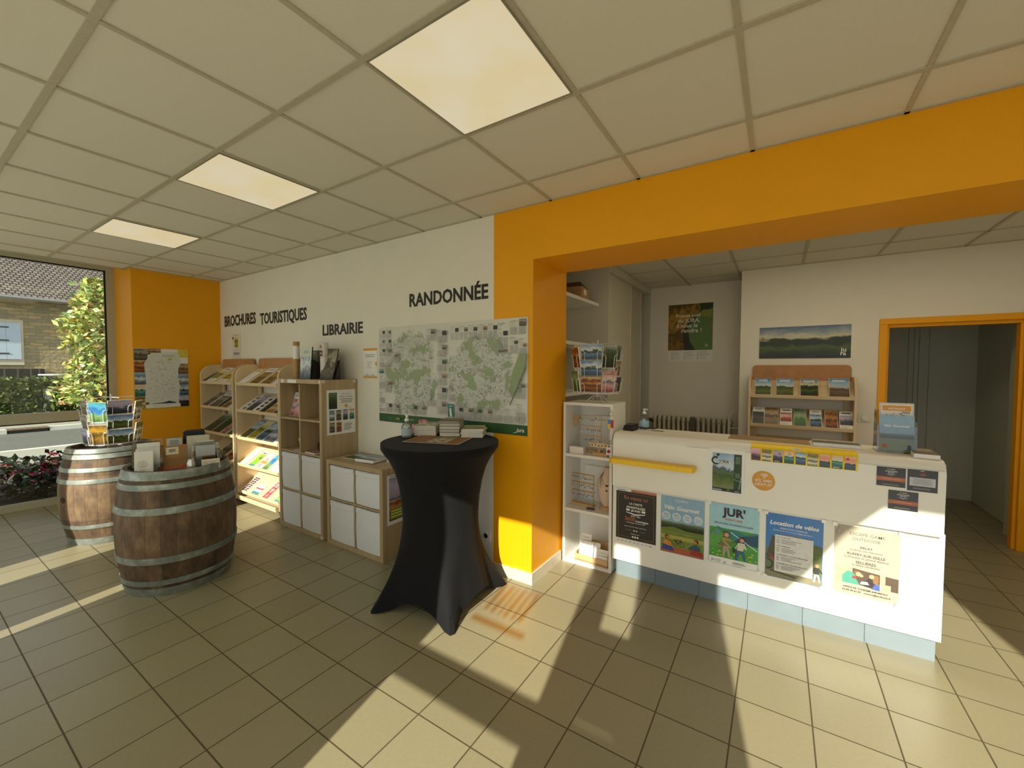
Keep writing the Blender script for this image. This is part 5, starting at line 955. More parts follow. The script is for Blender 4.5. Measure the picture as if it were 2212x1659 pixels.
Y1, Y2 = 1.9785, 1.9385   # lower and upper panel faces
def TAPE(s, w, h):
    for x, y in ((0, h), (w, h), (0, 0), (w, 0)): s.poly([(x-.012, y-.008), (x+.010, y-.012), (x+.012, y+.008), (x-.010, y+.012)], mat('#f0efe8', .25))
def person(s, x, y, h, hair, skin, top, legs, lean=0, stride=.1):
    """generic drawn figure"""
    s.poly([(x-h*.11-stride*h*.3, y), (x-h*.03-stride*h*.3, y), (x+h*.02, y+h*.45), (x-h*.09, y+h*.45)], legs); s.poly([(x+h*.06+stride*h*.4, y+.02*h), (x+h*.13+stride*h*.4, y+.04*h), (x+h*.09, y+h*.45), (x-h*.01, y+h*.45)], legs)
    s.poly([(x-h*.11, y+h*.42), (x+h*.11, y+h*.42), (x+h*.12+lean, y+h*.74), (x-h*.11+lean, y+h*.74)], top); s.poly([(x-h*.11+lean, y+h*.72), (x-h*.05, y+h*.7), (x-h*.16, y+h*.42), (x-h*.2, y+h*.46)], top); s.poly([(x+h*.11+lean, y+h*.72), (x+h*.06, y+h*.68), (x+h*.2, y+h*.48), (x+h*.24, y+h*.53)], top)
    s.circ(x+lean, y+h*.86, h*.1, hair, 14); s.circ(x+lean+h*.015, y+h*.845, h*.075, skin, 14)
SKIN = mat('#d9a37c', .6); SKIN2 = mat('#b5744a', .6); COP = mat('#b8694a', .4); BLUE = mat('#2f64a8', .4); NAVY2 = mat('#243c5c', .5)
# 1: black youth card poster
w, h = .292, .402; s = Sheet(w, h, PAPER); s.rect(w*.38, h*.955, w, h, COP); s.rows(w*.5, h*.97, w*.97, h*.99, 1, mat('#d89a80', .5), .5, 0); s.rect(0, .028, w, h*.955, mat('#2a2722', .4)); s.rows(.01, h*.965, w*.3, h*.985, 1, GREYINK, .6); s.border(.016, .045, w-.016, h*.925, .0025, mat('#8f6a4c', .4))
s.text('En vente ici', w*.5, h*.815, COP, w=w*.58, bold=.012); s.text('LA CARTE', w*.5, h*.725, PAPER, w=w*.32, bold=.02); s.text('AVANTAGES', w*.5, h*.655, PAPER, w=w*.47, bold=.025); s.text('JEUNES', w*.5, h*.6, PAPER, w=w*.24, bold=.02)
s.rect(w*.26, h*.605, w*.35, h*.64, PAPER); s.rect(w*.65, h*.605, w*.74, h*.64, PAPER); s.poly([(w*.26, h*.585), (w*.5, h*.56), (w*.74, h*.585), (w*.74, h*.572), (w*.5, h*.535), (w*.26, h*.572)], PAPER); s.text('2024 - 2025', w*.5, h*.505, PAPER, w=w*.24)
s.text('3600', w*.36, h*.425, COP, w=w*.26, bold=.015); s.text('avantages', w*.66, h*.42, PAPER, w=w*.31, bold=.012); s.text('en Bourgogne-Franche-Comté', w*.5, h*.385, PAPER, w=w*.46); s.text('pour tous les moins de 30 ans', w*.5, h*.31, PAPER, w=w*.54, bold=.0); s.text('10 €', w*.5, h*.235, PAPER, w=w*.11, bold=.012)
s.rect(w*.26, h*.25, w*.4, h*.252, PAPER); s.rect(w*.6, h*.25, w*.74, h*.252, PAPER); s.text('Rejoignez-nous !', w*.5, h*.18, PAPER, w=w*.22)
for k in range(3): s.circ(w*(.44+.06*k), h*.135, .007, PAPER, 12)
for k in range(9): s.rect(w*(.05+.1*k), .009, w*(.1+.1*k), .016, LIGHTINK if k < 8 else COP)
s.place('poster', 'black poster reading En vente ici at the left end of the counter front', 'poster', (.338, Y1, .282), group=None)
# 2: Vélo Gourmet
w, h = .284, .400; s = Sheet(w, h, mat('#8fb2c8', .45)); s.rect(.003, .003, w-.003, h*.56, mat('#8a8a3a', .5)); s.rect(.003, h*.43, w-.003, h*.56, pic('forest', 5)); s.poly([(.003, h*.43), (w*.3, h*.47), (w*.6, h*.43), (w-.003, h*.42), (w-.003, h*.36), (.003, h*.36)], mat('#6a7a30', .5)); s.rect(.003, .003, w-.003, h*.38, pic('meadow', 5, .15)); s.rect(.003, h*.24, w-.003, h*.32, mat('#a8a04a', .5)); s.rect(.003, .02, w-.003, h*.25, mat('#788434', .5))
s.poly([(.003, .003), (w-.003, .003), (w-.003, .03), (w*.5, .045), (.003, .035)], mat('#b0583a', .5))
s.text('JURA BRESSE', w*.48, h*.93, PAPER, w=w*.3); s.rect(w*.35, h*.915, w*.63, h*.917, PAPER); s.text('Vélo Gourmet', w*.49, h*.775, PAPER, w=w*.8, bold=.03, shear=.3)
for k in range(4): s.circ(w*(.13+.245*k), h*.655, w*.105, mat('#c3d3dc', .5), 20); s.rows(w*(.07+.245*k), h*.62, w*(.19+.245*k), h*.65, 3, GREYINK, .3, .3, True); s.text(('Sam', 'Menu', 'Actifs', 'Champs')[k], w*(.13+.245*k), h*.668, GREYINK, w=w*.1, bold=.01)
for sx, top, hd in ((.16, mat('#d0842e', .5), mat('#3a2218', .5)), (.83, mat('#2c5468', .5), mat('#2a1c14', .5))):
    s.poly([(w*(sx-.09), .03), (w*(sx+.09), .03), (w*(sx+.08), h*.2), (w*(sx-.04), h*.235), (w*(sx-.09), h*.18)], top); s.circ(w*sx, h*.285, w*.05, hd, 14); s.circ(w*(sx+.02 if sx < .5 else sx-.02), h*.275, w*.04, SKIN2, 14); s.poly([(w*(sx-.12), .02), (w*(sx+.16), .018), (w*(sx+.14), .045), (w*(sx-.10), .06)], mat('#9c2f26', .5) if sx > .5 else mat('#34488a', .5)); s.line(w*(sx+.06 if sx < .5 else sx-.06), h*.2, w*(sx+.14 if sx < .5 else sx-.16), h*.13, .012, top)
BK = mat('#2c3a34', .5)
for x in (.34, .50): s.ring(w*x, h*.19, w*.06, w*.068, 0, 360, BK, 20)
s.line(w*.34, h*.19, w*.40, h*.26, .004, BK); s.line(w*.40, h*.26, w*.48, h*.25, .004, BK); s.line(w*.48, h*.25, w*.42, h*.19, .004, BK); s.line(w*.42, h*.19, w*.34, h*.26, .004, BK); s.line(w*.50, h*.19, w*.48, h*.27, .004, BK)
s.place('poster', 'blue and green picnic poster reading Vélo Gourmet', 'poster', (.662, Y1, .283))
# 3: JUR'AVENTURES
w, h = .288, .402; s = Sheet(w, h, mat('#a9cfd6', .45)); s.rect(.004, h*.66, w-.004, h*.995, mat('#a4cfda', .4)); s.rect(.004, h*.1, w-.004, h*.60, mat('#4f9a40', .5))
s.poly([(.004, h*.5), (w*.18, h*.62), (w*.35, h*.57), (w*.55, h*.60), (w*.75, h*.55), (w-.004, h*.60), (w-.004, h*.45), (.004, h*.4)], mat('#3a8078', .5)); s.poly([(w*.5, h*.40), (w*.7, h*.52), (w*.88, h*.55), (w-.004, h*.58), (w-.004, h*.38)], mat('#2c4e68', .5)); s.poly([(.004, h*.45), (w*.16, h*.60), (w*.3, h*.52), (w*.5, h*.42), (w*.4, h*.3), (.004, h*.28)], mat('#5fa04a', .5)); s.line(w*.45, h*.55, w*.97, h*.32, .006, mat('#b9dcea', .4))
s.rect(.004, .004, w-.004, h*.11, PAPER); s.text("JUR'", w*.5, h*.815, mat('#3a2c34', .5), w=w*.46, bold=.04); s.text("AVENTURES", w*.5, h*.738, mat("#c96a3a", .5), w=w*.36, bold=.02); s.text('DÉCOUVREZ LES SECRETS DU JURA', w*.5, h*.665, INK, w=w*.78, bold=.008)
rr = random.Random(4)
for _ in range(26): s.circ(w*rr.uniform(.04, .95), h*rr.uniform(.13, .28), .006*rr.uniform(.6, 1.3), mat('#c9c83c', .5), 8, .004)
s.poly([(w*.13, h*.5), (w*.17, h*.56), (w*.21, h*.55), (w*.22, h*.49), (w*.16, h*.47)], mat('#6a90a8', .5))
person(s, w*.36, h*.13, h*.44, mat('#8c3b2a', .5), SKIN, mat('#7a7a40', .5), mat('#a89a80', .5), 0, .05); s.line(w*.28, h*.42, w*.46, h*.3, .007, mat('#b8a878', .5)); s.rect(w*.27, h*.41, w*.46, h*.455, mat('#9a9450', .5)); s.rect(w*.2, h*.28, w*.29, h*.33, mat('#8a7a50', .5))
person(s, w*.64, h*.12, h*.40, mat('#7c2438', .5), SKIN, mat('#d8d4bc', .5), mat('#34608a', .5), .008, .22); s.rect(w*.49, h*.24, w*.56, h*.31, mat('#3c3428', .5))
s.text('ju', w*.09, h*.045, INK, w=w*.05, bold=.01); s.text('ju', w*.34, h*.035, INK, w=w*.05, bold=.01); s.rows(w*.15, h*.03, w*.28, h*.08, 4, LIGHTINK, .4); s.rows(w*.5, h*.05, w*.78, h*.08, 2, INK, .4); s.rows(w*.5, h*.02, w*.7, h*.035, 1, LIGHTINK); TAPE(s, w, h)
s.place('poster', "illustrated poster of two children in green hills reading JUR' AVENTURES", 'poster', (.974, Y1, .288))
# 4: Location de vélos
w, h = .288, .400; s = Sheet(w, h, mat('#3f7cc0', .4)); s.rect(.003, .003, w-.003, h*.45, mat('#6f7350', .5)); s.rect(.003, h*.60, w-.003, h*.997, mat('#3a78bc', .35, var=.12, scale=10)); s.poly([(.003, h*.3), (w*.12, h*.66), (w*.2, h*.62), (w*.28, h*.3)], mat('#5b5648', .6)); s.rect(w*.30, h*.6, w*.66, h*.69, pic('earth', 8)); s.poly([(w*.8, h*.4), (w-.003, h*.35), (w-.003, h*.6), (w*.82, h*.62)], mat('#5e6c3a', .5)); s.rect(.003, .003, w-.003, h*.1, mat('#8c8468', .6))
s.text('Location de vélos', w*.5, h*.83, PAPER, w=w*.86, bold=.035, shear=.25); s.text('RÉSERVATION CONSEILLÉE', w*.5, h*.775, PAPER, w=w*.48); s.text('03 84 44 62 47 ou contact@jurabsolu.fr', w*.48, h*.735, PAPER, w=w*.68, bold=.005)
s.ring(w*.03, h*.2, w*.09, w*.12, -90, 90, BK, 18); s.line(w*.1, h*.36, w*.16, h*.28, .012, mat('#a02c34', .4)); s.line(w*.1, h*.1, w*.55, h*.06, .006, BK); person(s, w*.905, h*.06, h*.30, mat('#a8804a', .5), SKIN, mat('#33382e', .5), mat('#a8bccc', .5), 0, .1)
s.rect(w*.17, h*.105, w*.84, h*.68, mat('#dcdcd6', .4))
for k, tt in enumerate(('À VTC ADULTES', 'À VTC ENFANTS', 'À VAE (Vélo à Assistance Électrique)', 'TANDEM (Vélo à Assistance Électrique)')):
    yy = h*(.635-.135*k); s.text(tt, w*.21, yy, INK, w=w*(.24, .24, .54, .54)[k], align='L'); s.rows(w*.29, yy-h*.085, w*.65, yy-h*.015, 3, GREYINK, .3, .5); s.rows(w*.2, yy-h*.085, w*.26, yy-h*.015, 3, GREYINK, .3, .2)
TAPE(s, w, h); s.place('poster', 'blue poster reading Location de vélos with a price list taped over it', 'poster', (1.297, Y1, .282))
# 5: Escape game
w, h = .284, .398; s = Sheet(w, h, mat('#b4aa97', .5, var=.06, scale=10)); s.text('ESCAPE GAME', w*.51, h*.875, mat('#6a6254', .5), w=w*.54, bold=.004); s.text('OUTDOOR', w*.5, h*.805, mat('#6a6254', .5), w=w*.43, bold=.004)
for tt, yy, ww in (('ARLAY', .695, .2), ('RUFFEY-SUR-SEILLE', .585, .58), ('SELLIÈRES', .475, .31)): s.text(tt, w*.5, h*yy, mat('#4c463c', .5), w=w*ww, bold=.02)
for tt, yy, ww in (('Le dernier vœu empoisonné', .655, .5), ('La boutique du général disparue', .545, .68), ('La lettre clandestine', .44, .42)): s.text(tt, w*.5, h*yy, mat('#6a6254', .5), w=w*ww, shear=.35)
s.rect(w*.05, h*.17, w*.3, h*.4, mat('#bcae8c', .5)); s.rect(w*.3, h*.17, w*.99, h*.40, mat('#5a4a3c', .6)); s.rect(w*.72, h*.17, w*.8, h*.39, mat('#d9bf90', .5)); s.poly([(w*.3, h*.40), (w*.5, h*.385), (w*.75, h*.37), (w*.99, h*.36), (w*.99, h*.40)], mat('#b8ae9c', .5))
s.poly([(w*.14, h*.17), (w*.42, h*.17), (w*.36, h*.25), (w*.34, h*.33), (w*.22, h*.35), (w*.14, h*.27)], mat('#4f9a86', .5)); s.circ(w*.37, h*.335, w*.06, mat('#7a5a40', .5), 14); s.circ(w*.395, h*.325, w*.045, SKIN, 14); s.circ(w*.44, h*.31, w*.03, SKIN, 10); s.poly([(w*.48, h*.17), (w*.72, h*.15), (w*.72, h*.25), (w*.64, h*.33), (w*.52, h*.27)], mat('#3c3038', .5)); s.poly([(w*.6, h*.15), (w*.72, h*.145), (w*.72, h*.24), (w*.66, h*.25)], mat('#4a62a8', .5)); s.poly([(w*.6, h*.36), (w*.70, h*.35), (w*.70, h*.22), (w*.62, h*.24)], mat('#8c6a44', .5)); s.circ(w*.595, h*.325, w*.042, SKIN, 14); s.rect(w*.3, h*.25, w*.36, h*.29, mat('#b03a4a', .5)); s.poly([(w*.42, h*.19), (w*.56, h*.2), (w*.53, h*.24), (w*.44, h*.23)], PAPER); s.rect(w*.78, h*.17, w*.88, h*.25, mat('#d8b48c', .5))
s.text('OFFICE DE TOURISME JURABSOLU', w*.5, h*.105, mat('#4c463c', .5), w=w*.68, bold=.012); s.text('03 84 44 62 47 - contact@jurabsolu.fr', w*.52, h*.06, mat('#4c463c', .5), w=w*.74, bold=.006); s.poly([(w*.03, h*.86), (w*.1, h*.85), (w*.12, h*.9), (w*.08, h*.97), (w*.05, h*.94)], mat('#b5a794', .5))
TAPE(s, w, h); s.poly([(w-.02, -.012), (w+.02, -.004), (w+.024, .018), (w-.012, .012)], PAPER)
s.place('poster', 'beige poster reading ESCAPE GAME OUTDOOR at the right end of the counter front', 'poster', (1.637, Y1, .282))
# 6: upper white framed sheet
w, h = .205, .294; s = Sheet(w, h, PAPER); s.rect(.02, .02, w*.70, h*.91, pic('vine', 4, .18)); s.rect(w*.70, .02, w-.018, h*.91, mat('#2f4430', .5)); s.rect(.02, .02, w-.018, h*.14, mat('#26302a', .5)); s.rows(w*.73, h*.7, w*.88, h*.86, 8, mat('#8a9c84', .5), .4, .2, True); s.rows(w*.73, h*.4, w*.88, h*.5, 5, mat('#8a9c84', .5), .4, .2, True); s.line(w*.85, h*.15, w*.90, h*.42, .004, mat('#9ab89a', .5)); s.line(w*.70, h*.36, w*.90, h*.32, .003, mat('#9ab89a', .5))
s.circ(w*.25, h*.87, .009, mat('#23342a', .5), 12); s.ring(w*.2, h*.74, .018, .028, 90, 300, mat('#23342a', .5)); s.line(w*.19, h*.79, w*.235, h*.82, .012, mat('#23342a', .5)); s.rect(w*.27, h*.69, w*.60, h*.73, PAPER); s.text('JURA', w*.42, h*.69, INK, w=w*.3, bold=.01)
s.text('Quézette', w*.24, h*.085, PAPER, w=w*.26, bold=.012); s.text('X', w*.55, h*.075, mat('#6a9a5a', .5), h=.02, bold=.01); s.text('NOUS', w*.8, h*.09, PAPER, w=w*.12, bold=.01)
s.place('poster', 'white bordered poster with a vineyard photo on the upper counter front', 'poster', (.972, Y2, .763))
# wifi sticker
s = Sheet(.124, .124, ORA); s.b = MB(); s.z = 0; s.circ(.062, .062, .061, mat('#d99a34', .4), 36)
for k in range(3): s.ring(.066, .078, .008+.0085*k, .0125+.0085*k, 45, 135, PAPER, 10)
s.circ(.066, .079, .0035, PAPER, 10); s.text('ICI, WIFI', .062, .054, PAPER, w=.085, bold=.02); s.text('GRATUIT', .062, .031, PAPER, w=.092, bold=.02)
o = s.place('wifi_sticker', 'round orange sticker reading ICI, WIFI GRATUIT on the counter', 'sticker', (1.216, Y2-.0006, .822)); sd = o.modifiers.new('depth', 'SOLIDIFY'); sd.thickness = .0005; sd.offset = -1
# yellow runner folded over the edge, with nine small art prints
t = thing('yellow_banner', 'yellow paper strip folded over the counter edge with nine little landscape pictures', 'banner', (1.467, 1.938, 1.006)); b = MB(); L = []
for y, z in ((-.002, 0), (-.002, .031)): L.append((y, z))
for k in range(9): a = k/8*math.pi/2; L.append((-.002+.067*(1-math.cos(a)), .031+.067*math.sin(a)))
L.append((.12, .098))
b.grid([[(-.259, y, z), (.259, y, z)] for y, z in L], YELPAP); b.grid([[(-.259, y+.0012, z-.0006), (.259, y+.0012, z-.0006)] for y, z in L[::-1]], YELPAP); b.build('paper', t)
for k, key in enumerate(('pinkfall', 'cream', 'dusk', 'teal', 'lake', 'cream', 'sunset', 'teal', 'sunset')):
    s = Sheet(.049, .073, pic(key, 2.2, .12), .0006); kx = -.2565+.0570*k
    if k == 2: s.circ(.034, .054, .0075, mat('#d85a66', .5), 14)
    if k == 8: s.circ(.014, .06, .008, mat('#d0483e', .5), 14)
    if k == 3: s.circ(.026, .056, .008, mat('#e0a24a', .5), 6)
    if k in (2, 7): s.rows(.006, .004, .043, .010, 1, PAPER, .5)
    s.place('picture', None, None, (kx, -.0035, .003), parent=t)
s = Sheet(.040, .014, PAPER); s.text('ART MURAL', .02, .0075, INK, w=.034, bold=.01); s.text('EN VENTE', .02, .002, INK, w=.016); s.place('label', None, None, (-.045, .008+.004, .084-.002), (1, 0, 0), (0, .62, .78), parent=t)
# three black cards
def blackcard(label, x, z, w, h, inv=False):
    s = Sheet(w, h, mat('#25242a', .4), .0012, mat('#25242a', .4))
    if inv: s.rows(w*.42, h*.93, w*.58, h*.97, 1, PAPER); s.circ(w*.5, h*.79, w*.12, mat('#8a4a36', .4), 16, h*.06); s.rect(w*.07, h*.25, w*.93, h*.64, mat('#c6c8cc', .5)); s.rows(w*.14, h*.30, w*.86, h*.6, 6, GREYINK, .35, .3, True); s.rows(w*.2, h*.1, w*.9, h*.17, 2, LIGHTINK, .3)
    else:
        s.text('LA CARTE', w*.5, h*.88, PAPER, w=w*.26, bold=.012); s.text('AVANTAGES', w*.5, h*.77, PAPER, w=w*.42, bold=.02); s.text('JEUNES', w*.5, h*.69, PAPER, w=w*.22, bold=.012); s.poly([(w*.3, h*.66), (w*.5, h*.62), (w*.7, h*.66), (w*.5, h*.59)], PAPER); s.rect(0, h*.29, w, h*.50, COP); s.rows(w*.2, h*.36, w*.85, h*.44, 1, mat('#d89a80', .5), .5); s.rows(w*.2, h*.06, w*.8, h*.14, 2, LIGHTINK, .3, .3)
    s.place('card', label, 'card', (x, Y2, z))
blackcard('black card with a copper stripe, upper left of three on the counter', 1.806, .942, .117, .104); blackcard('black card with a grey text panel, upper right of three on the counter', 1.930, .933, .116, .114, True); blackcard('black card with a copper stripe, lowest of three on the counter', 1.857, .822, .118, .102)
# ---------------------------------------------------------------- things on the counter
CZ = 1.1005
t = thing('payment_terminal', 'small black card payment terminal at the left end of the counter top', 'terminal', (.388, 2.14, CZ), R(-8)); b = MB(); b.prism([(-.042, -.05, 0), (-.042, .05, 0), (-.042, .05, .05), (-.042, -.03, .036)], (.084, 0, 0), BLACK); b.build('body', t, bevel=.004); b = MB(); b.prism([(-.03, -.018, .0395), (-.03, .035, .0485), (-.03, .035, .0495), (-.03, -.018, .0405)], (.06, 0, 0), mat('#2c2f33', .15)); b.build('screen', t)
b = MB(); b.tube([(.01, .05, .02), (.05, .11, .012), (.11, .15, .006), (.13, .19, .006)], .004, BLACK, 6); b.build('cable', t)
gel('clear gel bottle with a blue label on the counter behind the payment terminal', (.455, 2.28, CZ), 1.0)
s = Sheet(.15, .06, mat('#8a8270', .6)); s.rect(.01, .01, .06, .05, PAPER); s.place('paper_slip', 'small grey paper slips lying on the counter in front of the gel bottle', 'paper', (.47, 2.18, CZ), (1, -.02, 0), (.02, 1, 0))
s = Sheet(.46, .20, mat('#a5875a', .45, var=.08, scale=14)); s.rect(.01, .01, .25, .19, mat('#9c7c4c', .45, var=.1, scale=14)); s.place('desk_mat', 'brown glossy mat on the counter top behind the yellow strip', 'mat', (1.06, 2.12, CZ), (1, 0, 0), (0, 1, 0))
s = Sheet(.23, .165, mat('#6a6656', .4), .022); s.rect(.0, .10, .23, .165, mat('#b9b4a2', .4)); s.place('leaflet_pack', 'flat pack of grey leaflets on the counter top behind the yellow strip', 'leaflets', (1.533, 2.12, CZ+.0005), (1, 0, 0), (0, 1, 0))
t = thing('leaflet_holder', 'clear stepped leaflet holder with two leaflets at the right of the counter top', 'holder', (1.915, 2.17, CZ)); b = MB(); th = .003
for x in (-.085, .082): b.prism([(x, -.06, 0), (x, -.045, .165), (x, -.02, .175), (x, .0, .18), (x, .03, .235), (x, .05, .24), (x, .06, 0)], (th, 0, 0), ACR)
b.prism([(-.085, -.06, 0), (-.085, -.047, .15), (-.085, -.044, .15), (-.085, -.057, 0)], (.17, 0, 0), ACR); b.box(-.085, -.06, 0, .085, .06, th, ACR); b.prism([(-.085, .057, 0), (-.085, .047, .235), (-.085, .05, .235), (-.085, .06, 0)], (.17, 0, 0), ACR); b.build('holder', t)
w, h = .148, .205; s = Sheet(w, h, mat('#8fb2c8', .4), .014); s.rect(0, 0, w, h*.5, mat('#76823a', .5)); s.rect(0, h*.36, w, h*.5, pic('forest', 5)); s.circ(w*.15, h*.15, .012, mat('#b0603a', .5), 10); s.poly([(w*.8, .01), (w*.93, .01), (w*.9, h*.2), (w*.82, h*.2)], mat('#3a4c5c', .5)); s.text('Vélo Gourmet', w*.5, h*.68, PAPER, w=w*.74, bold=.03, shear=.3)
s.place('leaflet', 'blue and green leaflet reading Vélo Gourmet in the clear holder on the counter', 'leaflet', (1.84, 2.125, CZ+.006), (1, 0, 0), (0, .09, 1))
s = Sheet(w, .21, PAPER, .012); s.border(.004, .004, w-.004, .206, .0015, GREYINK); s.rect(.012, .165, w-.012, .195, ORA); s.text('adresses', w*.5, .172, PAPER, w=w*.5, bold=.012, shear=.25); s.text('2024', w*.78, .152, INK, w=w*.2, bold=.015); scrib(s, w*.5, .11, w*.4, .035, 34, GREYINK, 5); scrib(s, w*.5, .11, w*.4, .035, 14, INK, 6)
s.place('leaflet', 'white leaflet with an orange band reading adresses 2024 in the clear holder', 'leaflet', (1.846, 2.17, CZ+.07), (1, 0, 0), (0, .09, 1))
s = Sheet(.10, .22, mat('#8a7a66', .4), .022); s.rect(.01, .10, .09, .21, mat('#b0a896', .4)); s.place('leaflet_pack', 'low stack of brown and white leaflets at the right corner of the counter top', 'leaflets', (1.965, 2.0, CZ+.0005), (1, -.08, 0), (.08, 1, 0))

# ================================================================ behind the counter
rack('birch brochure rack with a brown header on the wall behind the counter', 1.075, 1.985, 4.085, (1.30, .99, .68, .37), 4.335, 1.50, 'brochure_rack', (1.50, 1.622), .04, arc=.10, castors=False)
SHL = 4.09
for z, items, where, g in ((1.302, [(.03, .145, .21, ('sky', 'field'), 'small blue sky and green meadow booklet at the left'), (.222, .15, .21, ('sky', 'field'), 'blue sky and pale green field booklet, second of the four'), (.43, .15, .21, ('sky', 'valley'), 'pale evening sky booklet with dark trees, third of the four'), (.665, .16, .22, ('sky', 'town'), 'blue sky and brown town booklet at the right')], 'top shelf behind the counter', 'booklets on the top shelf behind the counter'),
        (.992, [(.010, .11, .21, ('top', 'night'), 'dark blue book at the left end'), (.122, .125, .205, ('full', 'earth'), 'brown book with bread coloured rings'), (.262, .105, .205, ('mid', 'red'), 'green, white and red book'), (.382, .105, .205, ('full', 'green'), 'green book with a pale route line'), (.515, .10, .205, ('top', 'lake'), 'blue and grey book'), (.64, .10, .205, ('full', 'rust'), 'reddish brown book'), (.755, .105, .205, ('mid', 'dusk'), 'blue and brown book with white patch at right end')], 'second shelf behind the counter', 'books on the second shelf behind the counter')):
    shelf_row(1.105, SHL, z, R(55), items, where, g, int(z*10))
w, h = .795, .34; s = Sheet(w, h, pic('valley', 5, .16), .006, PAPER); s.text('ju', w*.925, .095-.03, PAPER, w=.045, bold=.02); s.text('ra', w*.925, .028, PAPER, w=.045, bold=.02)
s.place('landscape_board', 'wide panorama of green hills under clouds on the wall behind the counter', 'picture', (1.157, 4.3385, 1.695))
w, h = .552, .765; s = Sheet(w, h, PAPER); y0 = .15; s.rect(0, y0, w, h, mat('#5c7d44', .5)); s.poly([(0, y0), (w*.62, y0), (w*.5, y0+.12), (w*.45, y0+.30), (w*.62, y0+.42), (w*.8, y0+.5), (w, y0+.55), (w, h), (0, h)], mat('#26301c', .5, var=.2, scale=12)); s.poly([(0, y0), (w*.38, y0), (w*.34, y0+.15), (w*.36, y0+.28), (w*.5, y0+.42), (w*.72, y0+.52), (w*.72, h), (0, h)], pic('autumn', 9, .4)); s.poly([(w*.62, y0+.47), (w*.95, y0+.42), (w*.98, y0+.52), (w*.8, y0+.53)], mat('#8a8a30', .5))
for k, (tt, ww, cx) in enumerate((('Prenez soin', .55, .45), ('du JURA,', .5, .47), ('il vous le', .48, .43), ('rendra !', .46, .53))): s.text(tt, w*cx, h-.175-.068*k, PAPER, w=w*ww, bold=.012, shear=.12)
s.text('ju', w*.87, y0+.05, mat('#d8dcc8', .5), w=.035, bold=.01); s.rows(w*.07, .09, w*.3, .135, 3, LIGHTINK, .3); s.rows(w*.37, .08, w*.62, .135, 4, LIGHTINK, .3); s.rows(w*.66, .08, w*.95, .135, 4, LIGHTINK, .3)
for k in range(2):
    for j in range(3): s.circ(w*(.1+.29*j), .04+.03*k, .008, GREYINK, 8); s.rows(w*(.14+.29*j), .03+.03*k, w*(.3+.29*j), .05+.03*k, 2, LIGHTINK, .3)
s.place('poster', 'green and brown poster reading Prenez soin du JURA, il vous le rendra !', 'poster', (.063, 4.8985, 1.68))
# cast iron radiator
IRON = mat('#c9c2ac', .4, var=.05); t = thing('radiator', 'old grey cast iron column radiator under the green poster', 'radiator', (.40, 4.80, 0)); 
for k in range(16):
    x = -.46+.0605*k; b = MB()
    for y in (-.065, 0, .065): b.tube([(x, y, .12), (x, y, .90)], .017, IRON, 8)
    b.tube([(x, -.075, .89), (x, -.045, .93), (x, 0, .94), (x, .045, .93), (x, .075, .89)], .021, IRON, 8); b.tube([(x, -.075, .13), (x, 0, .10), (x, .075, .13)], .021, IRON, 8); b.build('section', t, smooth=True)
for sx in (-.44, .42):
    for sy in (-.05, .05): b = MB(); b.tube([(sx, sy, 0), (sx, sy, .12)], .016, IRON, 8); b.build('foot', t)
b = MB(); b.tube([(-.49, 0, .86), (-.53, 0, .86)], .012, mat('#3a3834', .4), 8); b.lathe([(.02, 0), (.024, .02), (.02, .04), (0, .04)], mat('#3a3834', .4), 12, (-.53, 0, .86)); b.build('valve', t)
t = thing('hand_truck', 'white tubular trolley frame leaning in the corner right of the radiator', 'trolley', (.90, 4.60, 0)); b = MB(); b.tube([(-.06, 0, .02), (-.06, .12, .95), (-.045, .125, 1.02), (0, .13, 1.04), (.04, .125, 1.02), (.055, .12, .95), (.055, 0, .02)], .012, WIRE, 8)
for z in (.3, .6, .85): b.tube([(-.06, .12*z/.95, z), (.055, .12*z/.95, z)], .008, WIRE, 6)
b.build('frame', t); b = MB(); b.box(-.06, -.06, .0, .055, .02, .012, WIRE); b.build('plate', t)
b = MB(); b.box(.40, 4.66, 0.0, .455, 4.70, .96, mat('#55564e', .5)); o = origin(b.build('folded_stand')); tag(o, 'narrow dark grey folded stand in front of the radiator', 'stand')
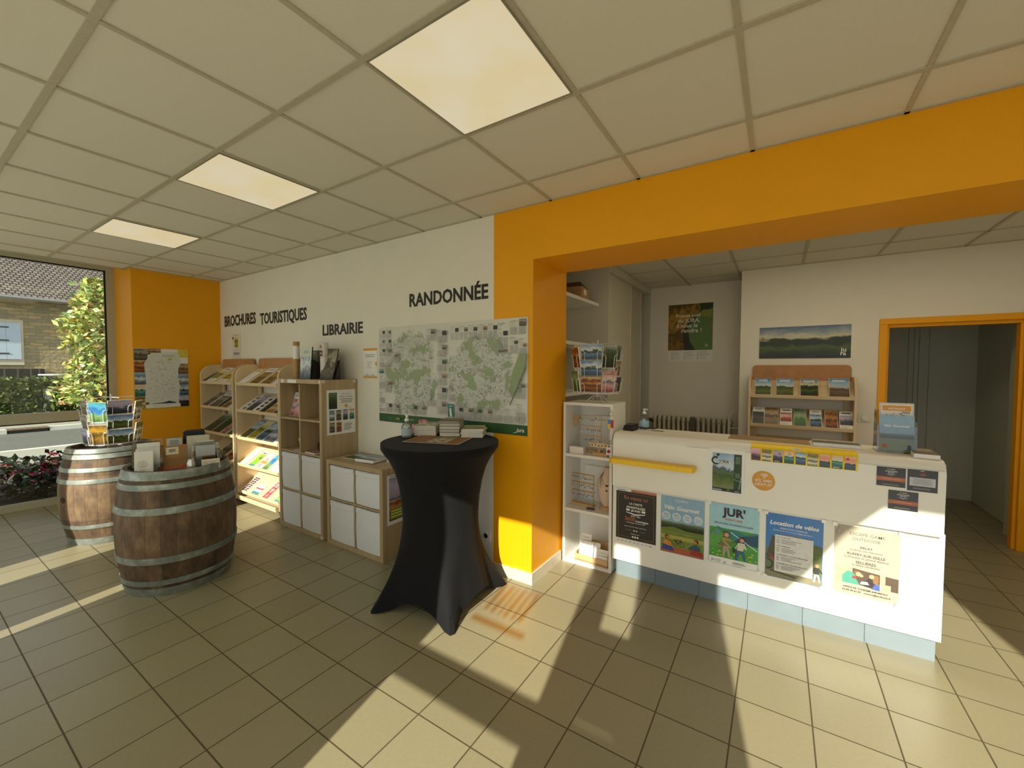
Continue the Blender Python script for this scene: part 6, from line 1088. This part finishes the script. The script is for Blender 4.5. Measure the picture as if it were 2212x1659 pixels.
# sliding door closet and shelf niche
CL = mat('#cdc8b6', .45, var=.015, scale=6); CL2 = mat('#c4bfac', .45, var=.015, scale=6)
t = thing('sliding_closet', 'pale floor to ceiling closet with two sliding doors left of the green poster', 'closet', (-.45, 4.03, 0))
b = MB(); b.box(-.3, -.83, 0, .27, -.80, 2.688, CL); b.box(-.3, .82, 0, .27, .865, 2.688, CL); b.box(-.3, -.8, 0, -.28, .82, 2.688, CL); b.build('carcass', t)
b = MB(); b.box(.20, -.80, 2.60, .285, .82, 2.688, CL); b.build('top_rail', t); b = MB(); b.box(.20, -.80, 0, .28, .82, .03, CL); b.build('bottom_rail', t)
for y0, y1, x, mm, nm in ((-.80, .04, .245, CL, 'door'), (.0, .60, .215, CL2, 'door')):
    b = MB(); b.box(x-.02, y0, .03, x, y1, 2.598, mm); d = b.build(nm, t); b = MB(); b.box(x-.005, y1-.018, .03, x+.006, y1, 2.598, mat('#d6d1c0', .4)); b.box(x-.005, y0, .03, x+.006, y0+.018, 2.598, mat('#d6d1c0', .4)); b.build('edge_profile', d)
t = thing('wall_shelves', 'white wall shelves in the niche behind the yellow pillar', 'shelf', (-.52, 2.68, 0))
for z in (.45, .88, 1.32, 1.80, 2.24): b = MB(); b.box(-.235, -.52, z, .235, .512, z+.032, SHW); b.build('shelf', t)
b = MB(); b.box(-.235, -.53, 0, -.215, .514, 2.6, SHW); b.build('back_panel', t)
t = thing('cardboard_box', 'open brown cardboard box on the top niche shelf', 'box', (-.42, 2.80, 2.2725), R(6)); b = MB(); b.box(-.14, -.12, 0, .14, .12, .10, CARD); b.build('box', t); b = MB(); b.prism([(.14, -.12, .10), (.14, .12, .10), (.09, .0, .165)], (-.006, 0, 0), mat('#4a3420', .7)); b.prism([(-.14, -.12, .10), (.14, -.12, .10), (.10, -.03, .16), (-.10, -.03, .16)], (0, .005, 0), mat('#6a4a2c', .7)); b.build('flap', t)
b = MB(); b.box(.1405, -.05, .03, .1415, .03, .08, PAPER); b.build('label', t)
# ================================================================ done
bpy.context.view_layer.update()
